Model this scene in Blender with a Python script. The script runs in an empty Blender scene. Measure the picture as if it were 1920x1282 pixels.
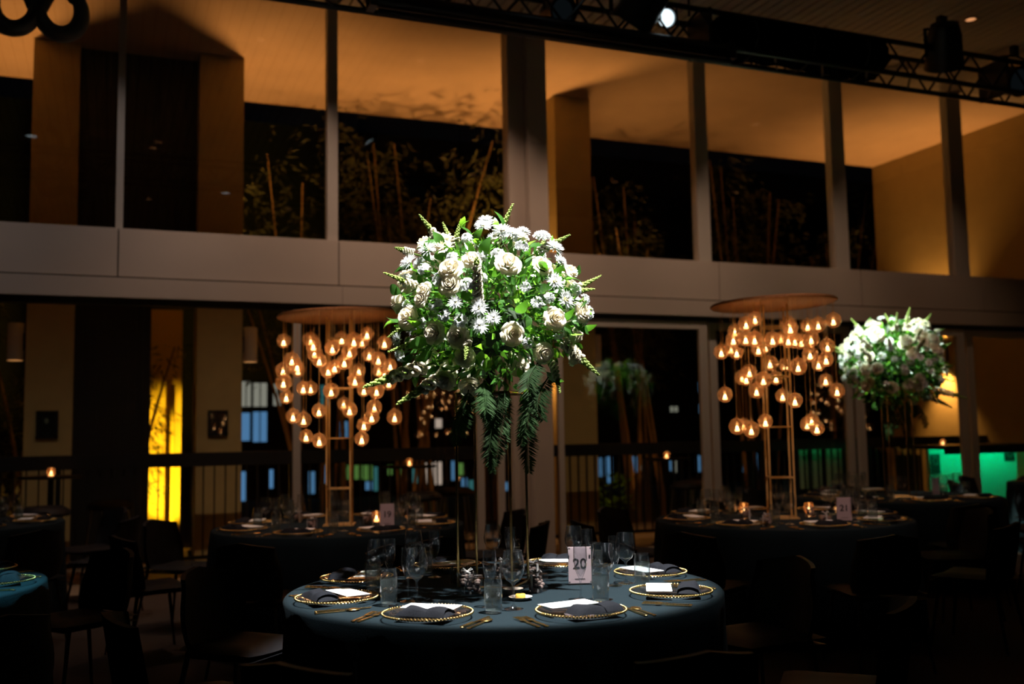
import bpy, math, random
from mathutils import Vector, Matrix, Euler

random.seed(11)
sc = bpy.context.scene
C = sc.collection
R_ = math.radians

# ------------------------------------------------------------------ camera
EYE = 1.40
FPX = 1866.7                      # 35 mm lens on a 36 mm wide frame of 1920 px
YAW, PITCH, ROLL = R_(21.98), R_(5.23), R_(-0.99)
_f = Vector((math.sin(YAW) * math.cos(PITCH), math.cos(YAW) * math.cos(PITCH), math.sin(PITCH)))
_r0 = Vector((math.cos(YAW), -math.sin(YAW), 0))
_u0 = _r0.cross(_f)
_r = math.cos(ROLL) * _r0 + math.sin(ROLL) * _u0
_u = -math.sin(ROLL) * _r0 + math.cos(ROLL) * _u0
cam = bpy.data.cameras.new('camera')
cam.lens = 35.0
cam.sensor_width = 36.0
cam.clip_start = 0.05
cam.clip_end = 300
cam.dof.use_dof = True
cam.dof.focus_distance = 3.95
cam.dof.aperture_fstop = 1.8
camo = bpy.data.objects.new('camera', cam)
C.objects.link(camo)
M3 = Matrix((_r, _u, -_f)).transposed()
camo.matrix_world = Matrix.Translation((0, 0, EYE)) @ M3.to_4x4()
sc.camera = camo

# ------------------------------------------------------------------ world, exposure
w = bpy.data.worlds.new('night')
sc.world = w
w.use_nodes = True
w.node_tree.nodes['Background'].inputs[0].default_value = (0.25, 0.33, 0.6, 1)
w.node_tree.nodes['Background'].inputs[1].default_value = 0.0012
sc.view_settings.view_transform = 'Standard'
sc.view_settings.look = 'None'
sc.view_settings.exposure = 0.0
sc.view_settings.gamma = 1.0
sc.view_settings.use_curve_mapping = False
cy = sc.cycles
cy.max_bounces = 6
cy.diffuse_bounces = 2
cy.glossy_bounces = 3
cy.transmission_bounces = 6
cy.transparent_max_bounces = 26
cy.use_adaptive_sampling = True
cy.adaptive_threshold = 0.05
cy.caustics_reflective = False
cy.caustics_refractive = False
cy.sample_clamp_indirect = 4.0
cy.use_denoising = True


def spot(name, loc, target, power, deg, blend, color, size=0.05):
    l = bpy.data.lights.new(name, 'SPOT')
    l.energy = power
    l.spot_size = R_(deg)
    l.spot_blend = blend
    l.color = color
    l.shadow_soft_size = size
    o = bpy.data.objects.new(name, l)
    C.objects.link(o)
    o.location = loc
    d = (Vector(target) - Vector(loc)).normalized()
    o.rotation_euler = d.to_track_quat('-Z', 'Y').to_euler()
    return o


CEIL = 5.9          # hall ceiling
YW = 10.0           # glazed wall
SOF = 6.0           # terrace soffit
TBL = 0.75          # table tops
WARM = (1.0, 0.62, 0.32)
AMBER = (1.0, 0.46, 0.13)


def ray(px, py):
    return _f + _r * ((px - 960) / FPX) + _u * ((641 - py) / FPX)


def P(px, py, x=None, y=None, z=None, d=None):
    """the point of the place seen at a pixel, on the plane x, y or z, or at a depth d"""
    v = ray(px, py)
    if d is not None:
        t = d
    elif x is not None:
        t = x / v.x
    elif y is not None:
        t = y / v.y
    else:
        t = (z - EYE) / v.z
    return Vector((0, 0, EYE)) + v * t


TABLES = {
    'main': P(945, 1104, z=TBL),
    't19': P(637, 985, z=TBL),
    't21': P(1466, 972, z=TBL),
    't22': P(1683, 931, z=TBL),
    'far': Vector((10.15, 7.9, TBL)),
    'left': P(-335, 1112, z=TBL),
    'dim': P(-112, 985, z=TBL),
}
MAIN = TABLES['main']

# ------------------------------------------------------------------ hall lights
# stage spots in the ceiling over the two flower centrepieces, one cyan spot over the left table
RIGHT = Vector((math.cos(YAW), -math.sin(YAW), 0))
FWD = Vector((math.sin(YAW), math.cos(YAW), 0))
SPOT_MAIN = MAIN + RIGHT * 0.75 - FWD * 1.25
SPOT_MAIN.z = CEIL - 0.35
SPOT_22 = TABLES['t22'] - RIGHT * 2.7 - FWD * 2.3
SPOT_22.z = CEIL - 0.35
SPOT_L = TABLES['left'] + RIGHT * 0.2 - FWD * 0.3
SPOT_L.z = CEIL - 0.35
spot('spot_beam', SPOT_MAIN, MAIN + Vector((0, 0, 0.12)) + FWD * 0.02, 5000, 21.6, 0.22, (1.0, 0.99, 0.94), 0.05)
spot('spot_beam', SPOT_22, TABLES['t22'] + Vector((0, 0, 1.35)), 7000, 12, 0.5, (0.80, 1.0, 0.82), 0.06)
spot('spot_beam', SPOT_L, TABLES['left'] + RIGHT * 0.45, 2400, 14, 0.4, (0.25, 0.85, 1.0), 0.06)


# ------------------------------------------------------------------ materials
def mat(name, base, rough=0.6, metal=0.0, spec=0.5, emit=None, estr=0.0, noise=0.0, nscale=12.0, bump=0.0, sheen=0.0, trans=0.0, stretch=None):
    m = bpy.data.materials.new(name)
    m.use_nodes = True
    nt = m.node_tree
    b = nt.nodes['Principled BSDF']
    b.inputs['Base Color'].default_value = (*base, 1)
    b.inputs['Roughness'].default_value = rough
    b.inputs['Metallic'].default_value = metal
    b.inputs['Specular IOR Level'].default_value = spec
    if sheen:
        b.inputs['Sheen Weight'].default_value = sheen
    if trans:
        b.inputs['Transmission Weight'].default_value = trans
    if emit:
        b.inputs['Emission Color'].default_value = (*emit, 1)
        b.inputs['Emission Strength'].default_value = estr
    if noise or bump:
        tc = nt.nodes.new('ShaderNodeTexCoord')
        mp = nt.nodes.new('ShaderNodeMapping')
        if stretch:
            mp.inputs['Scale'].default_value = stretch
        nz = nt.nodes.new('ShaderNodeTexNoise')
        nz.inputs['Scale'].default_value = nscale
        nz.inputs['Detail'].default_value = 5
        nt.links.new(tc.outputs['Object'], mp.inputs['Vector'])
        nt.links.new(mp.outputs['Vector'], nz.inputs['Vector'])
        if noise:
            rp = nt.nodes.new('ShaderNodeMapRange')
            rp.inputs['To Min'].default_value = 1 - noise
            rp.inputs['To Max'].default_value = 1 + noise
            mx = nt.nodes.new('ShaderNodeMix')
            mx.data_type = 'RGBA'
            mx.blend_type = 'MULTIPLY'
            mx.inputs[0].default_value = 1
            mx.inputs[6].default_value = (*base, 1)
            nt.links.new(nz.outputs['Fac'], rp.inputs['Value'])
            nt.links.new(rp.outputs['Result'], mx.inputs[7])
            nt.links.new(mx.outputs[2], b.inputs['Base Color'])
        if bump:
            bp = nt.nodes.new('ShaderNodeBump')
            bp.inputs['Strength'].default_value = bump
            bp.inputs['Distance'].default_value = 0.01
            nt.links.new(nz.outputs['Fac'], bp.inputs['Height'])
            nt.links.new(bp.outputs['Normal'], b.inputs['Normal'])
    return m


def glass(name, tint=(0.97, 0.98, 0.97), ior=1.5, boost=1.0, gloss=(1, 1, 1), rough=0.0, haze=0.0, hcol=(1, 1, 1)):
    m = bpy.data.materials.new(name)
    m.use_nodes = True
    nt = m.node_tree
    nt.nodes.clear()
    out = nt.nodes.new('ShaderNodeOutputMaterial')
    mix = nt.nodes.new('ShaderNodeMixShader')
    tr = nt.nodes.new('ShaderNodeBsdfTransparent')
    gl = nt.nodes.new('ShaderNodeBsdfGlossy')
    fr = nt.nodes.new('ShaderNodeFresnel')
    mu = nt.nodes.new('ShaderNodeMath')
    mu.operation = 'MULTIPLY'
    mu.use_clamp = True
    mu.inputs[1].default_value = boost
    fr.inputs['IOR'].default_value = ior
    tr.inputs['Color'].default_value = (*tint, 1)
    gl.inputs['Color'].default_value = (*gloss, 1)
    gl.inputs['Roughness'].default_value = rough
    # the fresnel node sees the true incidence on both sides of a thin sheet
    ge = nt.nodes.new('ShaderNodeNewGeometry')
    inv = nt.nodes.new('ShaderNodeMix')
    inv.inputs[2].default_value = ior
    inv.inputs[3].default_value = 1.0 / ior
    nt.links.new(ge.outputs['Backfacing'], inv.inputs[0])
    nt.links.new(inv.outputs[0], fr.inputs['IOR'])
    nt.links.new(fr.outputs[0], mu.inputs[0])
    nt.links.new(mu.outputs[0], mix.inputs[0])
    nt.links.new(tr.outputs[0], mix.inputs[1])
    nt.links.new(gl.outputs[0], mix.inputs[2])
    if haze:
        hz = nt.nodes.new('ShaderNodeBsdfTranslucent')
        hz.inputs['Color'].default_value = (*hcol, 1)
        m2 = nt.nodes.new('ShaderNodeMixShader')
        m2.inputs[0].default_value = haze
        nt.links.new(mix.outputs[0], m2.inputs[1])
        nt.links.new(hz.outputs[0], m2.inputs[2])
        mix = m2
    nt.links.new(mix.outputs[0], out.inputs[0])
    return m


def leafmat(name, col_, back, rough=0.35, spec=0.5):
    m = bpy.data.materials.new(name)
    m.use_nodes = True
    nt = m.node_tree
    b = nt.nodes['Principled BSDF']
    b.inputs['Roughness'].default_value = rough
    b.inputs['Specular IOR Level'].default_value = spec
    oi = nt.nodes.new('ShaderNodeObjectInfo')
    hs = nt.nodes.new('ShaderNodeHueSaturation')
    hs.inputs['Color'].default_value = (*col_, 1)
    rp = nt.nodes.new('ShaderNodeMapRange')
    rp.inputs['To Min'].default_value = 0.6
    rp.inputs['To Max'].default_value = 1.5
    nt.links.new(oi.outputs['Random'], rp.inputs['Value'])
    nt.links.new(rp.outputs['Result'], hs.inputs['Value'])
    nt.links.new(hs.outputs['Color'], b.inputs['Base Color'])
    tl = nt.nodes.new('ShaderNodeBsdfTranslucent')
    tl.inputs['Color'].default_value = (*back, 1)
    mix = nt.nodes.new('ShaderNodeMixShader')
    mix.inputs[0].default_value = 0.4
    out = nt.nodes['Material Output']
    nt.links.new(b.outputs[0], mix.inputs[1])
    nt.links.new(tl.outputs[0], mix.inputs[2])
    nt.links.new(mix.outputs[0], out.inputs[0])
    return m


def glow(name, col_, s):
    return mat(name, (0, 0, 0), emit=col_, estr=s, spec=0)


MT = {
    'paint': mat('wall_paint', (0.52, 0.45, 0.40), 0.55, noise=0.06, nscale=3),
    'alu': mat('window_paint', (0.50, 0.46, 0.42), 0.4, noise=0.04, nscale=4),
    'gap': mat('shadow_gap', (0.03, 0.025, 0.02), 0.8),
    'board': mat('ceiling_board', (0.62, 0.55, 0.50), 0.5, noise=0.05, nscale=2),
    'floor': mat('hall_carpet', (0.035, 0.020, 0.013), 0.9, noise=0.3, nscale=30),
    'wall_dark': mat('dark_wall', (0.05, 0.04, 0.035), 0.8, noise=0.1, nscale=3),
    'render': mat('render_plaster', (0.46, 0.36, 0.15), 0.8, noise=0.12, nscale=5, bump=0.15),
    'soffit': mat('soffit_plaster', (0.52, 0.36, 0.24), 0.75, noise=0.18, nscale=1.6),
    'paver': mat('terrace_paver', (0.26, 0.20, 0.14), 0.6, noise=0.2, nscale=8),
    'soil': mat('garden_soil', (0.02, 0.018, 0.012), 1.0, noise=0.3, nscale=10),
    'drape': mat('black_drape', (0.003, 0.003, 0.003), 1.0, spec=0.0, noise=0.1, nscale=20),
    'screen': mat('dark_screen', (0.012, 0.011, 0.010), 0.5, noise=0.2, nscale=6),
    'black_metal': mat('black_metal', (0.012, 0.012, 0.013), 0.45, metal=0.2, noise=0.15, nscale=20),
    'truss': mat('truss_black', (0.010, 0.010, 0.012), 0.35, spec=0.6, noise=0.1, nscale=20),
    'cloth': mat('black_tablecloth', (0.0065, 0.0140, 0.0190), 0.95, spec=0.15, noise=0.12, nscale=220, bump=0.25),
    'napkin': mat('black_linen', (0.005, 0.006, 0.010), 0.85, spec=0.2, noise=0.15, nscale=160, bump=0.2),
    'gold': mat('polished_gold', (0.80, 0.55, 0.22), 0.22, metal=1.0, noise=0.06, nscale=30),
    'gold_dark': mat('brushed_gold', (0.62, 0.38, 0.14), 0.4, metal=0.35, noise=0.1, nscale=30),
    'chair': mat('black_vinyl', (0.006, 0.006, 0.008), 0.6, spec=0.22, noise=0.1, nscale=40),
    'chrome': mat('chrome_leg', (0.35, 0.34, 0.33), 0.3, metal=1.0, noise=0.05, nscale=30),
    'card': mat('white_card', (0.82, 0.84, 0.86), 0.7, noise=0.02, nscale=60),
    'pink_card': mat('pink_card', (0.52, 0.38, 0.40), 0.7, noise=0.03, nscale=60),
    'ink': mat('black_ink', (0.008, 0.006, 0.007), 0.7, noise=0.05),
    'wood': mat('table_wood', (0.2, 0.12, 0.06), 0.5, noise=0.25, nscale=14),
    'rattan': mat('woven_rattan', (0.30, 0.13, 0.045), 0.6, noise=0.45, nscale=55, bump=0.6),
    'wax': mat('candle_wax', (0.9, 0.8, 0.6), 0.5, emit=(1.0, 0.55, 0.22), estr=7.0, noise=0.02),
    'flame': glow('candle_flame', (1.0, 0.66, 0.34), 26.0),
    'butter': mat('butter', (0.85, 0.55, 0.08), 0.45, noise=0.04),
    'china': mat('cream_china', (0.55, 0.46, 0.40), 0.35, noise=0.03),
    'blush': mat('blush_paper', (0.30, 0.20, 0.17), 0.75, noise=0.1, nscale=50),
    'ribbon': mat('white_ribbon', (0.42, 0.40, 0.40), 0.5, noise=0.03),
    'water': glass('drinking_water', (0.84, 0.89, 0.89), 1.33, 1.0, (1, 1, 1), 0.0, 0.20, (0.75, 0.8, 0.78)),
    'window': glass('window_glass', (0.93, 0.94, 0.92), 1.5, 1.0),
    'crystal': glass('crystal_glass', (0.96, 0.97, 0.98), 1.5, 2.0, (1, 1, 1), 0.012, 0.008, (0.8, 0.9, 1.0)),
    'bubble': glass('candle_tint_glass', (0.96, 0.86, 0.74), 1.5, 2.6, (1.0, 0.80, 0.58), 0.0, 0.16, (1.0, 0.52, 0.26)),  # candlelight in the clear globes put into the glass as amber tint and haze
    'acrylic': glass('clear_acrylic', (0.95, 0.96, 0.97), 1.49, 0.7, (1, 1, 1), 0.02),
    'petal': leafmat('white_petal', (0.88, 0.82, 0.68), (0.82, 0.74, 0.55), 0.6, 0.25),
    'mum': leafmat('pure_white_petal', (0.9, 0.9, 0.92), (0.75, 0.77, 0.8), 0.6, 0.2),
    'bud': leafmat('green_bud', (0.30, 0.38, 0.10), (0.28, 0.38, 0.08), 0.5, 0.3),
    'stem': leafmat('green_stem', (0.16, 0.26, 0.05), (0.15, 0.25, 0.03), 0.5, 0.3),
    'leaf': leafmat('glossy_leaf', (0.035, 0.105, 0.018), (0.08, 0.24, 0.015), 0.28, 0.6),
    'lime': leafmat('lime_leaf', (0.15, 0.36, 0.03), (0.25, 0.55, 0.03), 0.4, 0.4),
    'fern': leafmat('fern_leaf', (0.022, 0.050, 0.016), (0.03, 0.08, 0.015), 0.7, 0.12),
    'mumeye': mat('flower_eye', (0.45, 0.42, 0.08), 0.8, noise=0.2, nscale=80),
    'foam': mat('dark_foam', (0.012, 0.025, 0.010), 0.95, noise=0.2, nscale=40),
    'culm': mat('bamboo_culm', (0.26, 0.16, 0.06), 0.4, noise=0.3, nscale=5),
    'bleaf': leafmat('bamboo_leaf', (0.11, 0.12, 0.045), (0.10, 0.11, 0.03), 0.5, 0.3),
    'shade': mat('sconce_shade', (0.55, 0.50, 0.42), 0.5, noise=0.05, nscale=20),
    'lampglow': glow('sconce_glow', (1.0, 0.50, 0.20), 7.0),
    'downlens': glow('downlight_lens', (1.0, 0.42, 0.16), 0.75),
    'spotlens': glow('spot_lens', (0.75, 0.92, 1.0), 1.6),
    'spotlens_dim': glow('spot_lens_dim', (0.6, 0.85, 1.0), 0.004),
    'led': glow('green_led', (0.0, 1.0, 0.42), 30.0),
    'led_dim': glow('green_led_dim', (0.0, 1.0, 0.32), 2.0),
    'greenwall': mat('pale_panel', (0.5, 0.75, 0.62), 0.6, noise=0.03, nscale=4),
    'yellow': mat('yellow_render', (0.75, 0.50, 0.04), 0.7, noise=0.08, nscale=3),
    'poster': mat('poster_black', (0.010, 0.012, 0.010), 0.5, noise=0.1),
    'emblem': mat('poster_emblem', (0.10, 0.14, 0.10), 0.6, noise=0.1),
    'facade': mat('night_facade', (0.020, 0.017, 0.014), 0.9, noise=0.2, nscale=2),
    'winblue': glow('blue_lit_pane', (0.16, 0.42, 0.80), 0.40),
    'winwhite': glow('white_lit_pane', (0.62, 0.62, 0.50), 0.32),
    'winpink': glow('warm_lit_pane', (0.85, 0.66, 0.55), 0.55),
    'wingreen': glow('green_lit_pane', (0.28, 0.62, 0.14), 0.30),
    'winteal': glow('teal_lit_pane', (0.10, 0.42, 0.45), 0.28),
    'scroll': mat('grey_scroll_paint', (0.10, 0.09, 0.08), 0.5, noise=0.06, nscale=10),
    'pot': mat('planter_dark', (0.02, 0.018, 0.016), 0.6, noise=0.2),
}


# ------------------------------------------------------------------ mesh builder
class MB:
    def __init__(s):
        s.v, s.f, s.m = [], [], []

    def add(s, vs, fs, mi=0, M=None):
        o = len(s.v)
        if M is not None:
            vs = [M @ Vector(p) for p in vs]
        s.v.extend([tuple(p) for p in vs])
        s.f.extend([tuple(i + o for i in q) for q in fs])
        s.m.extend([mi] * len(fs))
        return s

    def box(s, c, d, mi=0, M=None):
        x, y, z = (k / 2 for k in d)
        vs = [(c[0] + a * x, c[1] + b * y, c[2] + e * z) for a in (-1, 1) for b in (-1, 1) for e in (-1, 1)]
        return s.add(vs, [(0, 1, 3, 2), (4, 6, 7, 5), (0, 4, 5, 1), (2, 3, 7, 6), (0, 2, 6, 4), (1, 5, 7, 3)], mi, M)

    def span(s, a, b, mi=0):
        return s.box([(a[i] + b[i]) / 2 for i in range(3)], [abs(b[i] - a[i]) for i in range(3)], mi)

    def lathe(s, prof, n=24, c=(0, 0, 0), mi=0, M=None, capb=False, capt=False):
        vs, fs = [], []
        for r, z in prof:
            for k in range(n):
                a = 2 * math.pi * k / n
                vs.append((c[0] + r * math.cos(a), c[1] + r * math.sin(a), c[2] + z))
        for j in range(len(prof) - 1):
            for k in range(n):
                k2 = (k + 1) % n
                fs.append((j * n + k, j * n + k2, (j + 1) * n + k2, (j + 1) * n + k))
        if capb:
            fs.append(tuple(range(n - 1, -1, -1)))
        if capt:
            b = (len(prof) - 1) * n
            fs.append(tuple(b + k for k in range(n)))
        return s.add(vs, fs, mi, M)

    def tube(s, pts, rad, n=8, mi=0, caps=True, M=None):
        pts = [Vector(p) for p in pts]
        if not isinstance(rad, (list, tuple)):
            rad = [rad] * len(pts)
        vs, fs = [], []
        up = None
        for i, p in enumerate(pts):
            t = (pts[min(i + 1, len(pts) - 1)] - pts[max(i - 1, 0)])
            t = t.normalized() if t.length > 1e-9 else Vector((0, 0, 1))
            if up is None:
                up = t.orthogonal().normalized()
            else:
                up = (up - t * up.dot(t))
                up = up.normalized() if up.length > 1e-6 else t.orthogonal().normalized()
            sd = t.cross(up)
            for k in range(n):
                a = 2 * math.pi * k / n
                vs.append(p + (up * math.cos(a) + sd * math.sin(a)) * rad[i])
        for j in range(len(pts) - 1):
            for k in range(n):
                k2 = (k + 1) % n
                fs.append((j * n + k, j * n + k2, (j + 1) * n + k2, (j + 1) * n + k))
        if caps:
            fs.append(tuple(range(n - 1, -1, -1)))
            b = (len(pts) - 1) * n
            fs.append(tuple(b + k for k in range(n)))
        return s.add(vs, fs, mi, M)

    def sph(s, c, r, n=10, m=6, mi=0, sc_=(1, 1, 1), M=None):
        vs = [(0, 0, -1)]
        for j in range(1, m):
            ph = -math.pi / 2 + math.pi * j / m
            for k in range(n):
                a = 2 * math.pi * k / n
                vs.append((math.cos(ph) * math.cos(a), math.cos(ph) * math.sin(a), math.sin(ph)))
        vs.append((0, 0, 1))
        vs = [(c[0] + p[0] * r * sc_[0], c[1] + p[1] * r * sc_[1], c[2] + p[2] * r * sc_[2]) for p in vs]
        fs = [(0, 1 + (k + 1) % n, 1 + k) for k in range(n)]
        for j in range(m - 2):
            for k in range(n):
                a, b = 1 + j * n + k, 1 + j * n + (k + 1) % n
                fs.append((a, b, b + n, a + n))
        t = len(vs) - 1
        o = 1 + (m - 2) * n
        fs += [(o + k, o + (k + 1) % n, t) for k in range(n)]
        return s.add(vs, fs, mi, M)

    def grid(s, fn, nu, nv, mi=0, M=None, wrap=False):
        vs = [fn(i / nu, j / nv) for j in range(nv + 1) for i in range(nu + 1)]
        fs = [(j * (nu + 1) + i, j * (nu + 1) + i + 1, (j + 1) * (nu + 1) + i + 1, (j + 1) * (nu + 1) + i) for j in range(nv) for i in range(nu)]
        return s.add(vs, fs, mi, M)

    def mesh(s, name, mats, smooth=True, angle=0.7):
        me = bpy.data.meshes.new(name)
        me.from_pydata(s.v, [], s.f)
        if not isinstance(mats, (list, tuple)):
            mats = [mats]
        for k in mats:
            me.materials.append(MT[k])
        me.polygons.foreach_set('material_index', s.m)
        if smooth:
            me.polygons.foreach_set('use_smooth', [True] * len(s.f))
            me.update()
            me.set_sharp_from_angle(angle=angle)
        me.update()
        return me

    def obj(s, name, mats, parent=None, smooth=True, angle=0.7):
        return ob(name, s.mesh(name, mats, smooth, angle), parent)


def ob(name, me, parent=None, loc=None, rot=None, scale=None):
    o = bpy.data.objects.new(name, me)
    C.objects.link(o)
    if parent:
        o.parent = parent
    if loc is not None:
        o.location = loc
    if rot is not None:
        o.rotation_euler = rot
    if scale is not None:
        o.scale = scale if isinstance(scale, (tuple, list, Vector)) else (scale,) * 3
    return o


def tag(o, label=None, cat=None, group=None, kind=None):
    if label:
        o['label'] = label
    if cat:
        o['category'] = cat
    if group:
        o['group'] = group
    if kind:
        o['kind'] = kind
    return o


def thing(name, label, cat, loc=(0, 0, 0), rz=0.0, group=None, kind=None):
    o = ob(name, None, None, loc, (0, 0, rz))
    o.empty_display_size = 0.05
    return tag(o, label, cat, group, kind)


def copy_tree(o, parent=None):
    c = o.copy()
    C.objects.link(c)
    c.parent = parent
    for ch in list(o.children):
        copy_tree(ch, c)
    return c


def struct(name, mb, m, label=None, parent=None, smooth=False):
    o = mb.obj(name, m, parent, smooth)
    if parent is None:
        o['kind'] = 'structure'
        if label:
            o['label'] = label
    return o


def sroot(name, label):
    o = ob(name, None)
    o['kind'] = 'structure'
    o['label'] = label
    return o


def frame(n, spin=0.0):
    """rotation that carries +Z onto n"""
    n = Vector(n).normalized()
    return n.to_track_quat('Z', 'Y').to_matrix().to_4x4() @ Matrix.Rotation(spin, 4, 'Z')


# ================================================================== THE SETTING
X0, X1 = -7.0, 13.2
YB = -6.0
struct('floor', MB().span((X0, YB, -0.1), (X1, YW + 0.05, 0)), 'floor', 'dark brown carpeted hall floor between the tables')
struct('wall_left', MB().span((X0 - 0.2, YB, 0), (X0, YW, CEIL)), 'wall_dark', 'dark side wall of the hall')
struct('wall_right', MB().span((X1, YB, 0), (X1 + 0.2, YW, CEIL)), 'wall_dark', 'dark end wall of the hall')
struct('wall_back', MB().span((X0, YB - 0.2, 0), (X1, YB, CEIL)), 'wall_dark', 'dark wall behind the viewer')
ce = struct('ceiling', MB().span((X0, YB, CEIL + 0.03), (X1, YW + 0.1, CEIL + 0.2)), 'gap', 'slatted timber hall ceiling with dark joints')
bw = 0.125
bm_ = MB().box((0, (YB + YW) / 2, CEIL + 0.012), (bw - 0.022, YW - YB, 0.024)).mesh('board', 'board', False)
n_b = int((X1 - X0) / bw)
for i in range(n_b):
    ob('board', bm_, ce, (X0 + (i + 0.5) * bw, 0, 0))

# ---- the glazed wall
zHB = P(960, 583.5, y=YW).z          # underside of the header
zGR = P(960, 550.5, y=YW).z          # groove
zFT = P(960, 472.0, y=YW).z          # top of the fascia


def wx(px, py=300, y=YW):
    return P(px, py, y=y).x


seam_px = [221, 632, 1340, 1604, 1831]
seams = [-7.0, -3.2, -1.5] + [wx(s, 500) for s in seam_px] + [X1]
pil_l, pil_r = wx(953, 90, 9.9), wx(1023, 90, 9.82)
seams = sorted(seams + [wx(985, 500)])
fa = sroot('trim_1', 'wide pale fascia beam of flush panels between the upper and lower glazing')
for a, b in zip(seams[:-1], seams[1:]):
    MB().span((a + 0.006, YW - 0.09, zGR + 0.008), (b - 0.006, YW + 0.09, zFT)).obj('panel', 'paint', fa, False)
MB().span((X0, YW - 0.07, zGR - 0.01), (X1, YW + 0.07, zFT - 0.02)).obj('backing', 'gap', fa, False)
he = sroot('trim_2', 'narrow pale header band running above the sliding doors')
hs_ = [-7.0, -3.2, wx(638, 560), wx(990, 560), wx(1345, 580), wx(1700, 590), X1]
for a, b in zip(hs_[:-1], hs_[1:]):
    MB().span((a + 0.002, YW - 0.11, zHB), (b - 0.002, YW + 0.11, zGR - 0.008)).obj('panel', 'paint', he, False)
MB().span((X0, YW - 0.06, zHB - 0.06), (X1, YW + 0.06, zHB)).obj('door_track', 'gap', he, False)

# upper windows: one pane and the mullion on its right
xs = [(-4.93, -4.85), (-3.0, -2.92), (-1.47, -1.39)]
xs += [(wx(218.6, 300), wx(232.7, 300)), (wx(612.2, 300), wx(631.3, 300)), (pil_l + 0.02, pil_r - 0.02),
       (wx(1299.5, 300), wx(1322.5, 300)), (wx(1553, 300), wx(1578, 300)), (wx(1773.5, 300), wx(1800, 300)), (X1 - 0.08, X1)]
prev = X0
for i, (a, b) in enumerate(xs):
    wn = sroot('window_%d' % (i + 1), 'tall upper window pane number %d along the glazed wall' % (i + 1))
    MB().span((prev, YW - 0.004, zFT), (a, YW + 0.004, CEIL)).obj('pane', 'window', wn, False)
    if i != 5:
        MB().span((a, YW - 0.06, zFT), (b, YW + 0.06, CEIL)).obj('mullion', 'alu', wn, False)
    prev = b
pi_ = sroot('trim_3', 'stepped pale pillar rising through both levels behind the flowers')
MB().span((pil_l, YW - 0.06, 0), (pil_l + (pil_r - pil_l) * 0.45, YW + 0.12, CEIL)).obj('pilaster', 'paint', pi_, False)
MB().span((pil_l + (pil_r - pil_l) * 0.45 + 0.004, YW - 0.17, 0), (pil_r, YW + 0.12, P(1000, 277, y=YW).z)).obj('pilaster', 'paint', pi_, False)
MB().span((pil_l + (pil_r - pil_l) * 0.45 + 0.004, YW - 0.17, P(1000, 277, y=YW).z + 0.006), (pil_r, YW + 0.12, CEIL)).obj('pilaster', 'paint', pi_, False)

# sliding doors below (the left bay stands open)
dpx = [(549, 906, 14, 13), (932, 968, 12, 10), (1046, 1330, 10, 15), (1333, 1600, 14, 13), (1608, 1815, 13, 14), (1819, 2010, 12, 12)]
for i, (a, b, sl, sr) in enumerate(dpx):
    dn = sroot('door_%d' % (i + 1), 'framed glass sliding door number %d from the open bay' % (i + 1))
    yy = YW - 0.02 + (0.03 if i % 2 else -0.03)
    xa, xb = wx(a, 800, yy), wx(b, 800, yy)
    wl, wr = wx(a + sl, 800, yy) - xa, xb - wx(b - sr, 800, yy)
    zt = zHB - 0.06
    MB().span((xa, yy - 0.025, 0), (xa + wl, yy + 0.025, zt)).obj('stile', 'alu', dn, False)
    MB().span((xb - wr, yy - 0.025, 0), (xb, yy + 0.025, zt)).obj('stile', 'alu', dn, False)
    MB().span((xa + wl, yy - 0.025, zt - 0.09), (xb - wr, yy + 0.025, zt)).obj('rail', 'alu', dn, False)
    MB().span((xa + wl, yy - 0.025, 0), (xb - wr, yy + 0.025, 0.1)).obj('rail', 'alu', dn, False)
    MB().span((xa + wl, yy - 0.004, 0.1), (xb - wr, yy + 0.004, zt - 0.09)).obj('pane', 'window', dn, False)

# ---- the terrace outside
YS = 13.7
XW = 12.5
struct('ground', MB().span((-9, YW + 0.05, -0.12), (X1 + 3, YS, -0.01)), 'paver', 'dark paved terrace beyond the doors')
struct('terrain', MB().span((-30, YS, -0.5), (45, 60, -0.06)), 'soil', 'dark garden bed beyond the terrace')
struct('soffit', MB().span((-9, YW + 0.1, SOF), (X1 + 3, YS, SOF + 0.25)), 'soffit', 'ochre plaster terrace soffit lit from below')
struct('wall_terrace', MB().span((XW, YW + 0.12, 0), (XW + 0.3, YS, SOF)), 'render', 'ochre rendered wall closing the terrace on the right')
cols = []
for k, (pa, pb, yf) in enumerate(((62, 150, 12.25), (375, 458, 12.1), (1038, 1104, 12.05))):
    a, b = P(pa, 150, y=yf).x, P(pb, 150, y=yf).x
    o = struct('column', MB().span((a, yf, 0), (b, yf + 0.5, SOF)), 'render',
               ('ochre terrace column at the far left with a framed notice', 'ochre terrace column left of the gold tower with a framed notice', 'ochre terrace column just right of the pale pillar')[k])
    cols.append((a, b, yf))
# dark screen between the first two columns, open low on its right
scr = sroot('wall_screen', 'black slatted screen between the two left terrace columns')
ax, bx_ = cols[0][1], cols[1][0]
xo = P(283, 750, y=12.4).x
nsl = 16
sm_ = MB().box((0, 0, 0), (1, 0.05, 1)).mesh('slat', 'screen', False)
for i in range(nsl):
    a = ax + (bx_ - ax) * i / nsl
    b = ax + (bx_ - ax) * (i + 1) / nsl
    z0 = 0.0 if b <= xo + 0.01 else 2.95
    ob('slat', sm_, scr, ((a + b) / 2, 12.42, (z0 + SOF) / 2), None, ((b - a) * 0.97, 1, SOF - z0))

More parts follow.
